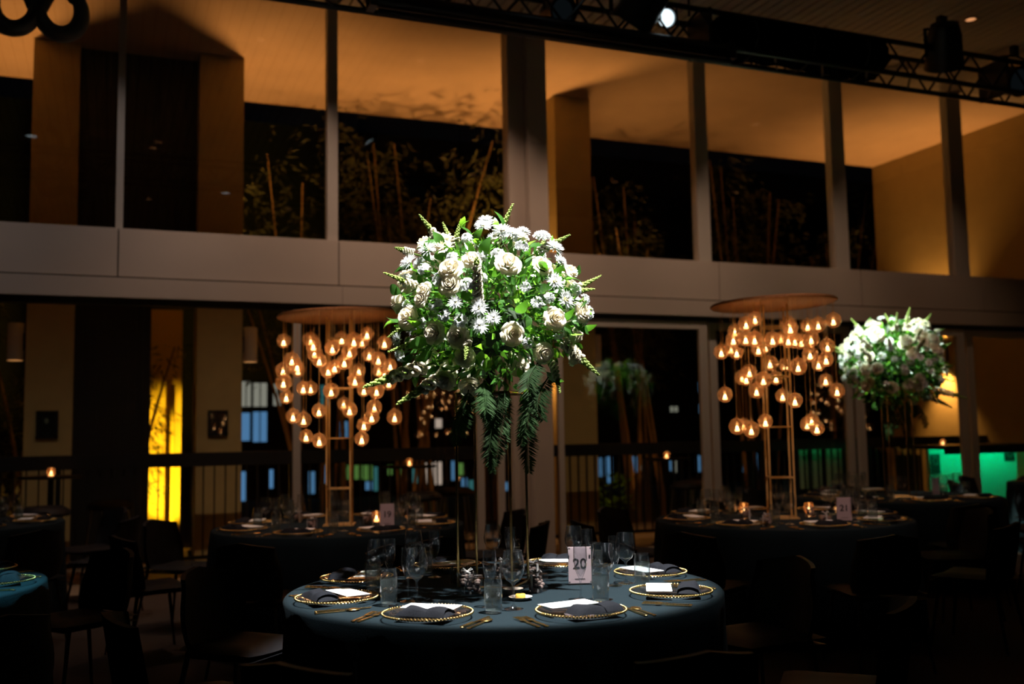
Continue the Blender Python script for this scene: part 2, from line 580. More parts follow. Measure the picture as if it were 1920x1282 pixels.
# facade of a house across the garden, with lit windows behind the railing
YF = 24.0
hb = thing('apartment_building', 'dark building across the garden with a few lit windows', 'building', (0, YF, 0))
MB().span((-25, 0.05, -0.5), (38, 0.4, 9)).obj('wall', 'facade', hb, False)
wins = [(452, 715, 470, 762, 'winwhite'), (475, 718, 500, 762, 'winwhite'), (452, 774, 468, 826, 'winblue'), (474, 772, 500, 828, 'winblue'),
        (512, 720, 528, 760, 'winwhite'), (600, 722, 616, 760, 'winteal'), (637, 790, 652, 820, 'winblue'), (578, 884, 590, 925, 'winblue'),
        (600, 872, 612, 905, 'winblue'), (451, 884, 460, 940, 'winblue'), (502, 880, 512, 915, 'winblue'),
        (640, 872, 662, 898, 'wingreen'), (664, 872, 680, 898, 'wingreen'), (682, 872, 698, 900, 'wingreen'), (684, 902, 698, 918, 'winblue'),
        (700, 875, 708, 920, 'winteal'), (726, 872, 735, 890, 'wingreen'), (744, 872, 752, 892, 'wingreen'), (770, 874, 784, 905, 'winteal'),
        (796, 868, 812, 906, 'winpink'), (814, 866, 828, 908, 'winpink'), (845, 864, 852, 900, 'winblue'), (864, 896, 876, 948, 'winblue'),
        (878, 900, 888, 948, 'winteal'), (858, 868, 868, 890, 'wingreen'), (927, 902, 938, 940, 'winblue'), (941, 904, 952, 940, 'winblue'),
        (1115, 858, 1133, 893, 'winblue'), (1136, 856, 1148, 905, 'winblue'), (1168, 856, 1180, 888, 'winblue'), (1182, 856, 1194, 885, 'winblue'),
        (1200, 862, 1206, 880, 'winwhite'), (1249, 862, 1258, 882, 'winblue'), (1260, 860, 1268, 885, 'winwhite'), (1303, 854, 1313, 884, 'winblue'),
        (1316, 854, 1320, 884, 'winblue'), (1388, 852, 1396, 862, 'winblue'), (1389, 865, 1399, 884, 'winblue'), (1412, 850, 1420, 895, 'winblue'),
        (1402, 852, 1410, 890, 'winwhite'), (1584, 875, 1592, 898, 'winblue'), (1565, 858, 1571, 875, 'winblue'), (815, 785, 828, 802, 'winpink'),
        (1308, 716, 1316, 735, 'winblue'), (1309, 758, 1316, 775, 'winblue'), (1255, 762, 1270, 772, 'winwhite')]
for a, t, b, bo, m in wins:
    p, q = P(a, t, y=YF), P(b, bo, y=YF)
    wv = MB().span((p.x, -0.02, q.z), (q.x, 0.0, p.z)).obj('window', m, hb, False)
    fw = 0.03
    fr_ = MB()
    fr_.span((p.x - fw, -0.05, q.z - fw), (q.x + fw, 0.05, q.z)).span((p.x - fw, -0.05, p.z), (q.x + fw, 0.05, p.z + fw))
    fr_.span((p.x - fw, -0.05, q.z), (p.x, 0.05, p.z)).span((q.x, -0.05, q.z), (q.x + fw, 0.05, p.z))
    if q.x - p.x > 0.2:
        mx_ = (p.x + q.x) / 2
        fr_.span((mx_ - 0.012, -0.05, q.z), (mx_ + 0.012, 0.0, p.z))
    fr_.obj('frame', 'facade', wv, False)

# yellow lit wall and post in the gap left of the second column
yq = 14.6
ya, yb = P(270, 800, y=yq).x, P(340, 800, y=yq).x
yw_ = thing('garden_wall', 'yellow lit rendered garden wall showing between the left columns', 'wall', (0, yq, 0))
MB().span((ya, 0, -0.06), (yb, 0.2, 3.2)).obj('slab', 'yellow', yw_, False)
py_ = P(323, 800, y=yq - 0.35)
po = thing('garden_post', 'slim round yellow post standing before the yellow wall', 'post', (py_.x, yq - 0.35, 0))
MB().lathe([(0.035, -0.06), (0.035, 2.1), (0.03, 2.13), (0.0, 2.14)], 14).obj('shaft', 'yellow', po)
MB().lathe([(0.07, -0.06), (0.07, -0.02), (0.035, 0.0)], 14).obj('base', 'black_metal', po)
spot('garden_beam', (ya + 0.5, yq - 2.0, 0.12), (py_.x + 0.05, yq, 1.05), 900, 44, 0.4, (1.0, 0.66, 0.06), 0.05)
gl_ = thing('garden_spotlight', 'small black garden spotlight at the foot of the yellow wall', 'spotlight', (ya + 0.5, yq - 2.05, -0.06))
MB().lathe([(0.05, 0), (0.05, 0.1), (0.06, 0.14)], 14).obj('housing', 'black_metal', gl_)
MB().tube([(0, 0, -0.06), (0, 0, 0.02)], 0.012).obj('spike', 'black_metal', gl_)

# ---- balustrade
YR = 11.6
zr = 1.245
ba = thing('balustrade', 'dark terrace railing with a deep top rail and thin uprights', 'railing', (0, YR, 0))
MB().span((-3.5, -0.06, zr - 0.15), (XW, 0.06, zr)).obj('top_rail', 'black_metal', ba, False)
MB().span((-3.5, -0.02, 0.08), (XW, 0.02, 0.12)).obj('bottom_rail', 'black_metal', ba, False)
bl_ = MB().box((0, 0, 0.6), (0.014, 0.03, 1.02)).mesh('baluster', 'black_metal', False)
k = 0
x = -3.4
while x < XW - 0.05:
    ob('baluster', bl_, ba, (x, 0, 0))
    x += 0.118
for x in (-3.45, -0.5, 2.4, 5.3, 8.2, 11.1, XW - 0.05):
    MB().box((x, 0, 0.6), (0.05, 0.05, 1.2)).obj('post', 'black_metal', ba, False)
# green-lit bar front behind the railing on the right
YC = 10.75
ga, gb = P(1742, 860, y=YC).x, P(1906, 860, y=YC).x
bf = thing('bar_counter', 'green lit counter front behind the railing at far right', 'counter', (0, YC, 0))
MB().span((ga, 0.0, 0), (gb, 0.06, 1.08)).obj('front_panel', 'greenwall', bf, False)
MB().span((ga - 0.05, -0.34, 1.08), (gb + 0.1, 0.5, 1.13)).obj('worktop', 'black_metal', bf, False)
MB().span((ga - 0.05, -0.34, 1.01), (gb + 0.1, -0.32, 1.08)).obj('worktop_lip', 'black_metal', bf, False)
MB().span((ga, -0.30, 1.060), (gb, -0.28, 1.078)).obj('led_strip', 'led', bf, False)
for (pa, pb, t, b, lab) in ((1744, 1764, 851, 888, 'l'), (1883, 1903, 841, 864, 'r')):
    p, q = P(pa, t, y=YC - 0.01), P(pb, b, y=YC - 0.01)
    pt = thing('notice_board', 'black notice with a round emblem on the green counter, ' + ('beside the door stile' if lab == 'l' else 'near the counter end'), 'notice', ((p.x + q.x) / 2, YC - 0.008, (p.z + q.z) / 2))
    wd, hh = abs(q.x - p.x), abs(p.z - q.z)
    MB().box((0, 0, 0), (wd, 0.012, hh)).obj('sheet', 'poster', pt, False)
    ring = [(0.3 * wd * math.cos(a * math.pi / 8), -0.009, 0.3 * wd * math.sin(a * math.pi / 8) + hh * 0.15) for a in range(17)]
    MB().tube(ring, 0.008, 5, caps=False).obj('emblem', 'emblem', pt)
# weaker green strips farther left
gs = thing('light_screen', 'dim green lit strips behind the railing right of the gold tower', 'screen', (0, YR + 0.7, 0))
for pa, pb in ((1497, 1514), (1520, 1540), (1550, 1578)):
    a, b = P(pa, 860, y=YR + 0.7).x, P(pb, 860, y=YR + 0.7).x
    MB().span((a, 0, 0.5), (b, 0.02, 1.12)).obj('strip', 'greenwall', gs, False)
a, b = P(1495, 860, y=YR + 0.7).x, P(1580, 860, y=YR + 0.7).x
MB().span((a, -0.16, 1.13), (b, 0.04, 1.16)).obj('cap', 'black_metal', gs, False)
gled = MB().span((a, -0.10, 1.118), (b, -0.09, 1.128)).obj('led_strip', 'led_dim', gs, False)
for xx in (a, b):
    MB().span((xx - 0.02, -0.02, 0), (xx + 0.02, 0.02, 1.13)).obj('post', 'black_metal', gs, False)

# ---- up/down wall lights
sco_me = MB()
sco_me.lathe([(0.085, -0.21), (0.085, 0.21)], 20).lathe([(0.079, 0.21), (0.079, -0.21)], 20)
sco_mesh = sco_me.mesh('shade', 'shade')
disc_m = MB().lathe([(0.0, 0), (0.06, 0)], 16).mesh('lamp', 'lampglow')
arm_m = MB().span((-0.03, -0.03, -0.1), (0.03, 0.03, 0.1)).mesh('bracket', 'black_metal', False)
zs = 2.52


def sconce(px, py, pz, dx, label, up=430, down=40, pdir=(0, 0.3)):
    s = thing('wall_light', label, 'lamp', (px, py, pz), 0, 'terrace wall lights')
    ob('shade', sco_mesh, s)
    ob('lamp', disc_m, s, (0, 0, -0.12))
    ob('lamp', disc_m, s, (0, 0, 0.12))
    ob('bracket', arm_m, s, (dx * 0.1, 0, 0) if dx else (0, 0.1, 0))
    spot('wall_light_beam', (px, py, pz + 0.2), (px + pdir[0], py + pdir[1], pz + 4), up, 100, 0.95, AMBER, 0.06)
    spot('wall_light_beam', (px, py, pz - 0.2), (px + 0.1 * dx, py, pz - 3), down, 84, 0.9, AMBER, 0.06)


sconce(cols[0][0] - 0.12, cols[0][2] + 0.2, zs, 1, 'cylinder wall light on the left face of the leftmost terrace column')
sconce(cols[1][1] + 0.12, cols[1][2] + 0.22, zs, -1, 'cylinder wall light on the terrace column left of the gold tower')
sconce(cols[2][0] - 0.12, cols[2][2] + 0.25, zs, 1, 'cylinder wall light hidden behind the pale pillar on its terrace column', 520)
sconce(cols[2][1] + 0.12, cols[2][2] + 0.25, zs, -1, 'cylinder wall light right of the pillar above the flower reflection', 190, 40, (2.2, -0.4))
sconce(XW - 0.12, 12.25, 2.55, 1, 'cylinder wall light glowing on the terrace end wall at right', 470, 240, (-0.3, 0.1))

# framed notices on the two left columns
for k, (cx, cyy, wpx, hpx) in enumerate(((88.5, 796, 38, 52), (408.5, 793, 36, 48))):
    yf = cols[k][2]
    p = P(cx, cyy, y=yf)
    d = p.y / ray(cx, cyy).y
    wd, hh = wpx * d / FPX, hpx * d / FPX
    n_ = thing('framed_notice', ('dark framed notice on the leftmost terrace column', 'dark framed notice with a warm glint on the second terrace column')[k], 'picture frame', (p.x, yf - 0.015, p.z))
    fr_ = MB()
    for sx in (-1, 1):
        fr_.box((sx * (wd / 2 - 0.012), 0, 0), (0.024, 0.03, hh))
        fr_.box((0, 0, sx * (hh / 2 - 0.012)), (wd, 0.03, 0.024))
    fr_.obj('frame', 'black_metal', n_, False)
    MB().box((0, 0.006, 0), (wd - 0.03, 0.01, hh - 0.03)).obj('sheet', 'poster', n_, False)
    MB().box((0, -0.002, 0), (wd - 0.04, 0.002, hh - 0.04)).obj('glazing', 'window', n_, False)
    if k == 0:
        MB().sph((-0.01, -0.004, 0.04), 0.03, 10, 6, 0, (0.8, 0.05, 1.1)).obj('emblem', 'emblem', n_)

# ================================================================== BAMBOO AND PLANTS
def leaf_tri(mb, p, d, n, L, W, mi=0):
    d = d.normalized()
    s_ = d.cross(n)
    s_ = s_.normalized() if s_.length > 1e-6 else Vector((1, 0, 0))
    a = p + d * L * 0.35 + s_ * W
    b = p + d * L * 0.35 - s_ * W
    mb.add([p, a, p + d * L, b], [(0, 1, 2, 3)], mi)


def bamboo(base, n, h, lean, seed, label, nleaf=420, low=0.45, lspread=0.55):
    rg = random.Random(seed)
    t = thing('bamboo_clump', label, 'bamboo', base, 0, 'bamboo clumps in the garden bed')
    fol = MB()
    for i in range(n):
        bx, by = rg.uniform(-0.35, 0.35), rg.uniform(-0.2, 0.25)
        lx = lean[0] * 1.3 + rg.uniform(-0.9, 0.9)
        ly = lean[1] + rg.uniform(-0.25, 0.25)
        hh = h * rg.uniform(0.75, 1.1)
        pts, rad = [], []
        for j in range(13):
            s = j / 12
            pts.append(Vector((bx + lx * s ** 1.3, by + ly * s ** 1.6, -0.06 + hh * s * (1 - 0.06 * s))))
            rad.append((0.030 - 0.023 * s) * (1.0 if i % 3 else 1.3))
        c = MB()
        c.tube(pts, rad, 7)
        for j in range(1, 12):
            c.tube([pts[j] - Vector((0, 0, 0.012)), pts[j] + Vector((0, 0, 0.012))], rad[j] * 1.25, 7, caps=False)
        c.obj('culm', 'culm', t)
        for q in range(int(nleaf * 1.7) // n):
            s = rg.uniform(low, 1.0)
            f = s * 12
            j = min(int(f), 11)
            p = pts[j].lerp(pts[j + 1], f - j)
            a = rg.uniform(0, 6.283)
            br = Vector((math.cos(a), math.sin(a), rg.uniform(-0.3, 0.5))) * rg.uniform(0.1, lspread)
            tip = p + br
            tip.z = min(tip.z, SOF - 0.12)
            for _ in range(4):
                d = Vector((math.cos(a) + rg.uniform(-0.9, 0.9), math.sin(a) + rg.uniform(-0.9, 0.9), rg.uniform(-1.3, 0.1)))
                leaf_tri(fol, tip + Vector((rg.uniform(-.06, .06), rg.uniform(-.06, .06), rg.uniform(-.08, .08))), d, Vector((rg.uniform(-1, 1), rg.uniform(-1, 1), 1)), rg.uniform(0.10, 0.19), 0.011)
    fo = fol.obj('foliage', 'bleaf', t, False)
    fo['kind'] = 'stuff'
    return t


def gb_(px, y):
    p = P(px, 900, y=y)
    return (p.x, y, 0)


bamboo(gb_(600, 14.2), 7, 5.7, (-0.45, -0.7), 1, 'bamboo clump leaning behind the left globe chandelier')
bamboo(gb_(770, 14.1), 8, 5.6, (0.0, -1.0), 2, 'bamboo clump reaching the soffit left of the pale pillar', 620, 0.5)
bamboo(gb_(935, 16.0), 6, 6.4, (-0.1, -0.4), 3, 'bamboo clump seen just left of the pale pillar', 420, 0.5)
bamboo(gb_(1205, 14.0), 9, 5.75, (-0.6, -0.6), 4, 'leaning bamboo clump right of the pillar and its column', 520, 0.5)
bamboo(gb_(1440, 14.0), 9, 5.75, (-0.4, -0.6), 5, 'bamboo clump behind the right globe chandelier', 520, 0.5)
bamboo(gb_(1580, 14.4), 6, 5.7, (0.1, -0.15), 6, 'bamboo clump in the corner by the terrace end wall', 460, 0.35, 0.4)
bamboo(gb_(255, 13.85), 3, 3.0, (0.22, 0.0), 7, 'young bamboo with drooping leaves before the yellow wall', 90, 0.2, 0.3)
bamboo(gb_(12, 14.0), 5, 4.5, (0.1, -0.2), 8, 'bamboo clump beyond the leftmost column at frame edge', 260, 0.2, 0.4)
# added uplights, no visible source there, to light the bamboo stems
for (px, y, e, lab) in ((590, 13.1, 9, 'behind the left globe chandelier'), (820, 13.3, 5, 'left of the pillar'), (1240, 13.2, 12, 'right of the pillar column'), (1470, 13.2, 12, 'behind the right globe chandelier'), (1600, 12.9, 3, 'by the end wall')):
    b = gb_(px, y)
    u = thing('added_uplight', 'added unseen ground uplight under the bamboo ' + lab, 'spotlight', (b[0], b[1], -0.06), 0, 'added garden uplights')
    MB().lathe([(0.05, 0), (0.06, 0.07), (0.045, 0.07), (0.04, 0.05)], 14).obj('housing', 'black_metal', u)
    spot('garden_beam', (b[0], b[1], 0.05), (b[0] - 0.15, b[1] + 0.7, 1.3), e, 60, 0.9, AMBER, 0.04)


def shrub(loc, n, h, label, m='bleaf', seed=0):
    rg = random.Random(seed)
    t = thing('shrub', label, 'shrub', loc, 0, 'low shrubs behind the railing')
    mb = MB()
    st = MB()
    for i in range(n):
        a = rg.uniform(0, 6.283)
        rr = rg.uniform(0.05, 0.4)
        p = Vector((math.cos(a) * rr, math.sin(a) * rr * 0.6, h * rg.uniform(0.25, 1)))
        d = Vector((math.cos(a) + rg.uniform(-.5, .5), math.sin(a) + rg.uniform(-.5, .5), rg.uniform(-0.2, 0.9)))
        leaf_tri(mb, p, d, Vector((rg.uniform(-1, 1), rg.uniform(-1, 1), 1)), rg.uniform(0.10, 0.2), 0.025)
        if i % 12 == 0:
            st.tube([(0, 0, -0.06), p * 0.6, p], 0.006, 5)
    f = mb.obj('foliage', m, t, False)
    f['kind'] = 'stuff'
    st.obj('stem', 'stem', t)


shrub(gb_(25, 13.15), 130, 0.85, 'low broad-leaved shrub behind the railing at the far left', seed=1)
shrub(gb_(150, 13.4), 130, 0.75, 'low shrub behind the railing left of the yellow wall', seed=2)
shrub(gb_(1135, 13.2), 120, 0.75, 'low yellowish shrub behind the railing right of the pillar', 'lime', seed=4)

# palm in a planter before the lit end wall
pp = P(1768, 800, y=12.7)
pl = thing('potted_palm', 'small arching palm in a dark planter before the lit end wall', 'plant', (11.85, 12.5, 0))
MB().lathe([(0.16, -0.01), (0.2, 0.95), (0.17, 0.95), (0.17, 0.9), (0.0, 0.9)], 16).obj('planter', 'pot', pl)
for i in range(9):
    rg = random.Random(100 + i)
    a = i * 0.7 + rg.uniform(-.2, .2)
    pts = []
    for j in range(9):
        s = j / 8
        pts.append(Vector((math.cos(a) * 0.55 * s, math.sin(a) * 0.45 * s, 0.9 + 0.62 * s - 0.48 * s * s)))
    f = MB()
    f.tube(pts, [0.008 * (1 - 0.7 * j / 8) for j in range(9)], 5)
    for j in range(1, 9):
        for sd in (-1, 1):
            for q in (0, 0.5):
                p = pts[j - 1].lerp(pts[j], q)
                d = (pts[j] - pts[j - 1]).normalized() * 0.6 + Vector((-math.sin(a), math.cos(a), -0.3)) * sd
                leaf_tri(f, p, d, Vector((0, 0, 1)), 0.17, 0.012)
    f.obj('frond', 'bleaf', pl, False)

# ================================================================== RIGGING UNDER THE CEILING
YT = 7.0
tr = thing('lighting_truss', 'black box truss slung under the ceiling across the hall', 'truss', (0, YT, 0))
tz0, tz1, tw = 4.60, 4.90, 0.15
for yy in (-tw, tw):
    for zz in (tz0, tz1):
        MB().tube([(-1.5, yy, zz), (13.0, yy, zz)], 0.024, 10).obj('chord', 'truss', tr)
br_d = {}
brm = MB().tube([(0, 0, 0), (0.25, 0, tz1 - tz0)], 0.011, 6).mesh('brace', 'truss')
brm2 = MB().tube([(0, 0, tz1 - tz0), (0.25, 0, 0)], 0.011, 6).mesh('brace', 'truss')
brh = MB().tube([(0, -tw, 0), (0.25, tw, 0)], 0.011, 6).mesh('brace', 'truss')
nb = int(14.5 / 0.25)
for i in range(nb):
    xx = -1.5 + i * 0.25
    for yy in (-tw, tw):
        ob('brace', brm if i % 2 else brm2, tr, (xx, yy, tz0))
    if i % 2:
        ob('brace', brh, tr, (xx, 0, tz0))
for xx in (0.5, 4.5, 8.5, 12.5):
    MB().tube([(xx, 0, tz1), (xx, 0, CEIL)], 0.012, 6).obj('hanger', 'truss', tr)
for xx in (4.6, 7.95):
    MB().box((xx, 0, (tz0 + tz1) / 2), (0.03, 0.34, tz1 - tz0 + 0.05)).obj('splice_plate', 'truss', tr, False)

# rolled projection screen under the truss
xa, xb = P(690, 15, y=6.85).x, P(1372, 105, y=6.85).x
zc = P(1030, 52, y=6.85).z
ps = thing('projection_screen', 'long black rolled projection screen case slung below the truss', 'screen', (0, 6.85, zc))
MB().tube([(xa, 0, 0.02), (xb, 0, 0.02)], 0.062, 16).obj('case', 'truss', ps)
MB().tube([(xa + 0.07, -0.02, -0.075), (xb - 0.03, -0.02, -0.075)], 0.022, 10).obj('weight_bar', 'black_metal', ps)
MB().box((xa + 0.03, 0, 0.02), (0.06, 0.14, 0.15)).obj('end_cap', 'truss', ps, False)
MB().box((xb - 0.03, 0, 0.02), (0.06, 0.14, 0.15)).obj('end_cap', 'truss', ps, False)
for xx in (xa + 0.3, (xa + xb) / 2, xb - 0.05):
    MB().tube([(xx, 0, 0.06), (xx, 0.1, tz0 - zc - 0.02)], 0.008, 6).obj('hanger', 'truss', ps)
# bundled black drape lashed inside the truss
da, db = P(1345, 60, y=YT).x, P(1638, 100, y=YT).x
dr = thing('rolled_drape', 'bundled black drape lashed along the truss right of the screen', 'drape', (0, YT, 4.75))


def drape_fn(u, v):
    a = 2 * math.pi * u
    rr = 1 + 0.10 * math.sin(5 * a + 9 * v) + 0.06 * math.sin(11 * a - 30 * v)
    return (da + (db - da) * v, 0.21 * rr * math.cos(a), 0.165 * rr * math.sin(a) + 0.01)


MB().grid(drape_fn, 20, 40).obj('cloth', 'drape', dr)
for xx in (0.15, 0.5, 0.85):
    x = da + (db - da) * xx
    MB().tube([(x, 0.235 * math.cos(a * 0.5236), 0.19 * math.sin(a * 0.5236)) for a in range(13)], 0.008, 5).obj('tie', 'black_metal', dr)


def fixture(loc, aim, scale, label, lens='spotlens_dim', round_=True):
    f = thing('stage_light', label, 'stage light', loc, 0, 'stage lights on the truss')
    d = (Vector(aim) - Vector(loc)).normalized()
    M = frame(-d)
    s = scale
    MB().lathe([(0.02 * s, 0.30 * s), (0.10 * s, 0.28 * s), (0.13 * s, 0.18 * s), (0.14 * s, 0.0), (0.15 * s, -0.06 * s), (0.125 * s, -0.06 * s), (0.12 * s, -0.02 * s)], 20, M=M, capb=False).obj('housing', 'truss', f)
    MB().lathe([(0.0, -0.02 * s), (0.119 * s, -0.02 * s)], 20, M=M).obj('lens', lens, f)
    MB().tube([(-0.18 * s, 0, 0), (-0.18 * s, 0, 0.22 * s), (0, 0, 0.26 * s), (0.18 * s, 0, 0.22 * s), (0.18 * s, 0, 0)], 0.014 * s, 6).obj('yoke', 'truss', f)
    MB().box((0, 0, 0.30 * s), (0.07 * s, 0.05 * s, 0.1 * s)).obj('clamp', 'truss', f, False)
    return f


zz_ = 4.66
for px, py, sc_, lens, aim, lab in (
        (1052, 22, 0.8, 'spotlens_dim', (4, -4, 1), 'small stage light above the middle of the screen case'),
        (1192, 30, 1.25, 'spotlens_dim', (2.6, 9, 2), 'large round stage light turned away beside the lit lens'),
        (1248, 34, 0.6, 'spotlens', (2.2, -4, 0.5), 'stage light with a bright bluish lens on the truss'),
        (1770, 112, 1.2, 'spotlens_dim', (9, 9, 1), 'large stage light on the truss right of the drape'),
        (1905, 152, 1.0, 'spotlens_dim', (8, -2, 1), 'stage light on the truss cut by the right edge')):
    fixture(P(px, py, y=YT - 0.1), aim, sc_, lab, lens)
for loc, tgt, lab in ((SPOT_MAIN, MAIN, 'ceiling spotlight over the nearest table'), (SPOT_22, TABLES['t22'], 'ceiling spotlight over the second flower centrepiece'), (SPOT_L, TABLES['left'], 'ceiling spotlight with cyan gel over the left table')):
    d = (Vector(tgt) - Vector(loc)).normalized()
    f = fixture(Vector(loc) - d * 0.12, tgt, 0.7, lab, 'spotlens')
    MB().tube([(0, 0, 0.2), (0, 0, CEIL - f.location.z)], 0.012, 6).obj('hanger', 'truss', f)

# recessed downlights in rows
dl_ring = MB().lathe([(0.055, 0.0), (0.075, 0.0), (0.075, -0.012), (0.055, -0.008)], 20).mesh('trim_ring', 'gold_dark')
dl_lens = MB().lathe([(0.0, -0.002), (0.056, -0.002)], 20).mesh('lens', 'downlens')
dp = P(1820, 36, z=CEIL)
spots_ = [(dp.x, dp.y, 9)]
for xx in (-2.0, 0.6, 3.2, 5.8, 8.4, 11.0):
    for yy in (-3.5, 0.4, 4.3):
        spots_.append((xx, yy, 0))
for i, (x, y, e) in enumerate(spots_):
    lab = 'recessed warm downlight in the slatted ceiling at upper right' if i == 0 else 'recessed ceiling downlight seen only mirrored in the upper windows'
    d = thing('downlight', lab, 'downlight', (x, y, CEIL), 0, None if i == 0 else 'hall downlights')
    ob('trim_ring', dl_ring, d)
    ob('lens', dl_lens, d)
# the few downlights that are up, washing the middle of the glazed wall
for x, y, e, lc in ((-2.4, 8.8, 60, (1.0, 0.86, 0.80)), (-0.4, 8.8, 58, (1.0, 0.82, 0.74)), (1.5, 8.8, 165, (1.0, 0.66, 0.47)), (3.4, 8.8, 175, (1.0, 0.63, 0.42)), (5.4, 8.8, 150, (1.0, 0.64, 0.43)), (7.4, 8.8, 100, (1.0, 0.64, 0.42)), (9.4, 8.8, 45, (1.0, 0.60, 0.38))):
    d = thing('downlight', 'lit recessed ceiling downlight washing the glazed wall', 'downlight', (x, y, CEIL), 0, 'wall wash downlights')
    ob('trim_ring', dl_ring, d)
    ob('lens', dl_lens, d)
    spot('downlight_beam', (x, y, CEIL - 0.03), (x, y + 0.75, 2.5), e, 80, 0.9, lc, 0.06)

# added unseen downlights that brighten the tower and second flower tables
for tk, e in (('t19', 640), ('t21', 640), ('t22', 260)):
    c = TABLES[tk] - FWD * 3.5 + RIGHT * 0.3
    d = thing('downlight', 'added unseen downlight before the ' + {'t19': 'left gold tower', 't21': 'right gold tower', 't22': 'second flowers'}[tk], 'downlight', (c.x, c.y, CEIL))
    ob('trim_ring', dl_ring, d)
    ob('lens', dl_lens, d)
    spot('downlight_beam', (c.x, c.y, CEIL - 0.03), TABLES[tk], e, 20, 0.8, (1.0, 0.66, 0.52), 0.06)

# hanging scroll ornament at the upper left
hp = P(70, 20, y=7.5)
so = thing('scroll_ornament', 'grey scroll-shaped ornament hanging into the upper left corner', 'ornament', hp, 0)


def scroll(sx, M=None):
    pts = []
    for i in range(27):
        s = i / 26
        a = -math.pi * 1.0 + s * math.pi * 1.25
        pts.append((sx * (0.155 + 0.145 * math.cos(a) * (1 - 0.12 * s)), 0, 0.02 + 0.17 * math.sin(a)))
    return pts


mb = MB()
for sx in (-1, 1):
    p_ = scroll(sx)
    mb.tube(p_, [0.052 * (0.9 + 0.25 * math.sin(math.pi * i / 26)) for i in range(27)], 12)
    mb.sph(p_[-1], 0.066, 12, 8)
    p2 = [(sx * (0.02 + 0.05 * i / 8), 0, 0.02 + 0.12 * i / 8) for i in range(9)]
    mb.tube(p2, 0.05, 10)
mb.obj('scroll', 'scroll', so)
mb = MB()
for sx in (-1, 1):
    pts = []
    for i in range(30):
        s = i / 29
        a = math.pi * 0.5 - sx * 0 + s * 4.2
        r_ = 0.20 * (1 - 0.7 * s)
        pts.append((sx * (0.22 + r_ * math.cos(a)), 0, 0.42 + r_ * math.sin(a)))
    mb.tube(pts, 0.04, 10)
mb.obj('upper_scroll', 'scroll', so)
MB().tube([(-0.2, 0, 0.6), (-0.2, 0, CEIL - hp.z)], 0.004, 5).obj('wire', 'black_metal', so)
MB().tube([(0.2, 0, 0.6), (0.2, 0, CEIL - hp.z)], 0.004, 5).obj('wire', 'black_metal', so)

# ================================================================== TABLES
TR = 0.9
WHERE = {
    'main': 'spotlit table', 't19': 'left gold-tower table', 't21': 'right gold-tower table',
    't22': 'right-hand flower table', 'far': 'dark right-edge table',
    'left': 'cyan-lit table', 'dim': 'dim far-left table',
}


def cloth_mesh(seed):
    rg = random.Random(seed)
    ph = [rg.uniform(0, 6.283) for _ in range(4)]
    n, m = 120, 14
    vs, fs = [(0, 0, 0.003)], []
    rings = [(0.3, 0.003), (0.6, 0.003), (0.8, 0.003), (0.885, 0.003), (0.899, 0.001), (0.905, -0.006)]
    for j in range(1, m + 1):
        t = j / m
        rings.append((0.906 + 0.006 * t, -0.006 - 0.735 * t))
    for ri, (r, z) in enumerate(rings):
        t = max(0, ri - 5) / m
        for k in range(n):
            a = 2 * math.pi * k / n
            amp = t ** 0.7 * (0.030 * math.sin(14 * a + ph[0]) + 0.022 * math.sin(23 * a + ph[1]) + 0.012 * math.sin(5 * a + ph[2]))
            rr = r + amp
            vs.append((rr * math.cos(a), rr * math.sin(a), z))
    for k in range(n):
        fs.append((0, 1 + k, 1 + (k + 1) % n))
    for j in range(len(rings) - 1):
        for k in range(n):
            a, b = 1 + j * n + k, 1 + j * n + (k + 1) % n
            fs.append((a, a + n, b + n, b))
    mb = MB().add(vs, fs)
    return mb.mesh('tablecloth', 'cloth', True, 1.2)


cl_me = [cloth_mesh(3), cloth_mesh(8)]
top_me = MB().lathe([(0, -0.03), (TR - 0.02, -0.03), (TR - 0.005, -0.02), (TR - 0.005, -0.006), (TR - 0.02, 0), (0, 0)], 48).mesh('tabletop', 'wood')
leg_me = MB().tube([(0, 0, -TBL), (0, 0, -0.03)], 0.016, 8).mesh('leg', 'black_metal')
for i, (k, c) in enumerate(TABLES.items()):
    t = thing('round_table', 'round banquet table under black cloth, the ' + WHERE[k], 'table', c, 0, 'round banquet tables')
    ob('tabletop', top_me, t, (0, 0, -0.002))
    for a in range(4):
        ob('leg', leg_me, t, (0.5 * math.cos(a * 1.5708 + 0.78), 0.5 * math.sin(a * 1.5708 + 0.78), 0))
    cl = ob('tablecloth', cl_me[i % 2], None, c, (0, 0, i * 0.8))
    tag(cl, 'black floor-length cloth draped over the ' + WHERE[k], 'tablecloth', 'black tablecloths')
TOPZ = TBL + 0.004

# ---- tableware prototypes (hidden from the scene: only copies are linked)
PROTO = {}


def proto(name, parts, mats=None):
    """parts: list of (child name or None for own mesh, mesh)"""
    PROTO[name] = parts


# charger plate: clear dish with a gold beaded edge
pb = MB()
pb.lathe([(0.0, 0.004), (0.10, 0.004), (0.115, 0.008), (0.155, 0.020), (0.160, 0.021), (0.155, 0.017), (0.115, 0.004), (0.10, 0.0), (0.0, 0.0)], 40)
beads = MB()
for k in range(80):
    a = 2 * math.pi * k / 80
    beads.sph((0.160 * math.cos(a), 0.160 * math.sin(a), 0.021), 0.0050, 6, 4)
beads.lathe([(0.1575, 0.0190), (0.1595, 0.0200), (0.1605, 0.0188), (0.159, 0.0182)], 48)
proto('charger_plate', [('dish', pb.mesh('dish', 'crystal')), ('beaded_rim', beads.mesh('beaded_rim', 'gold', True, 1.2))])


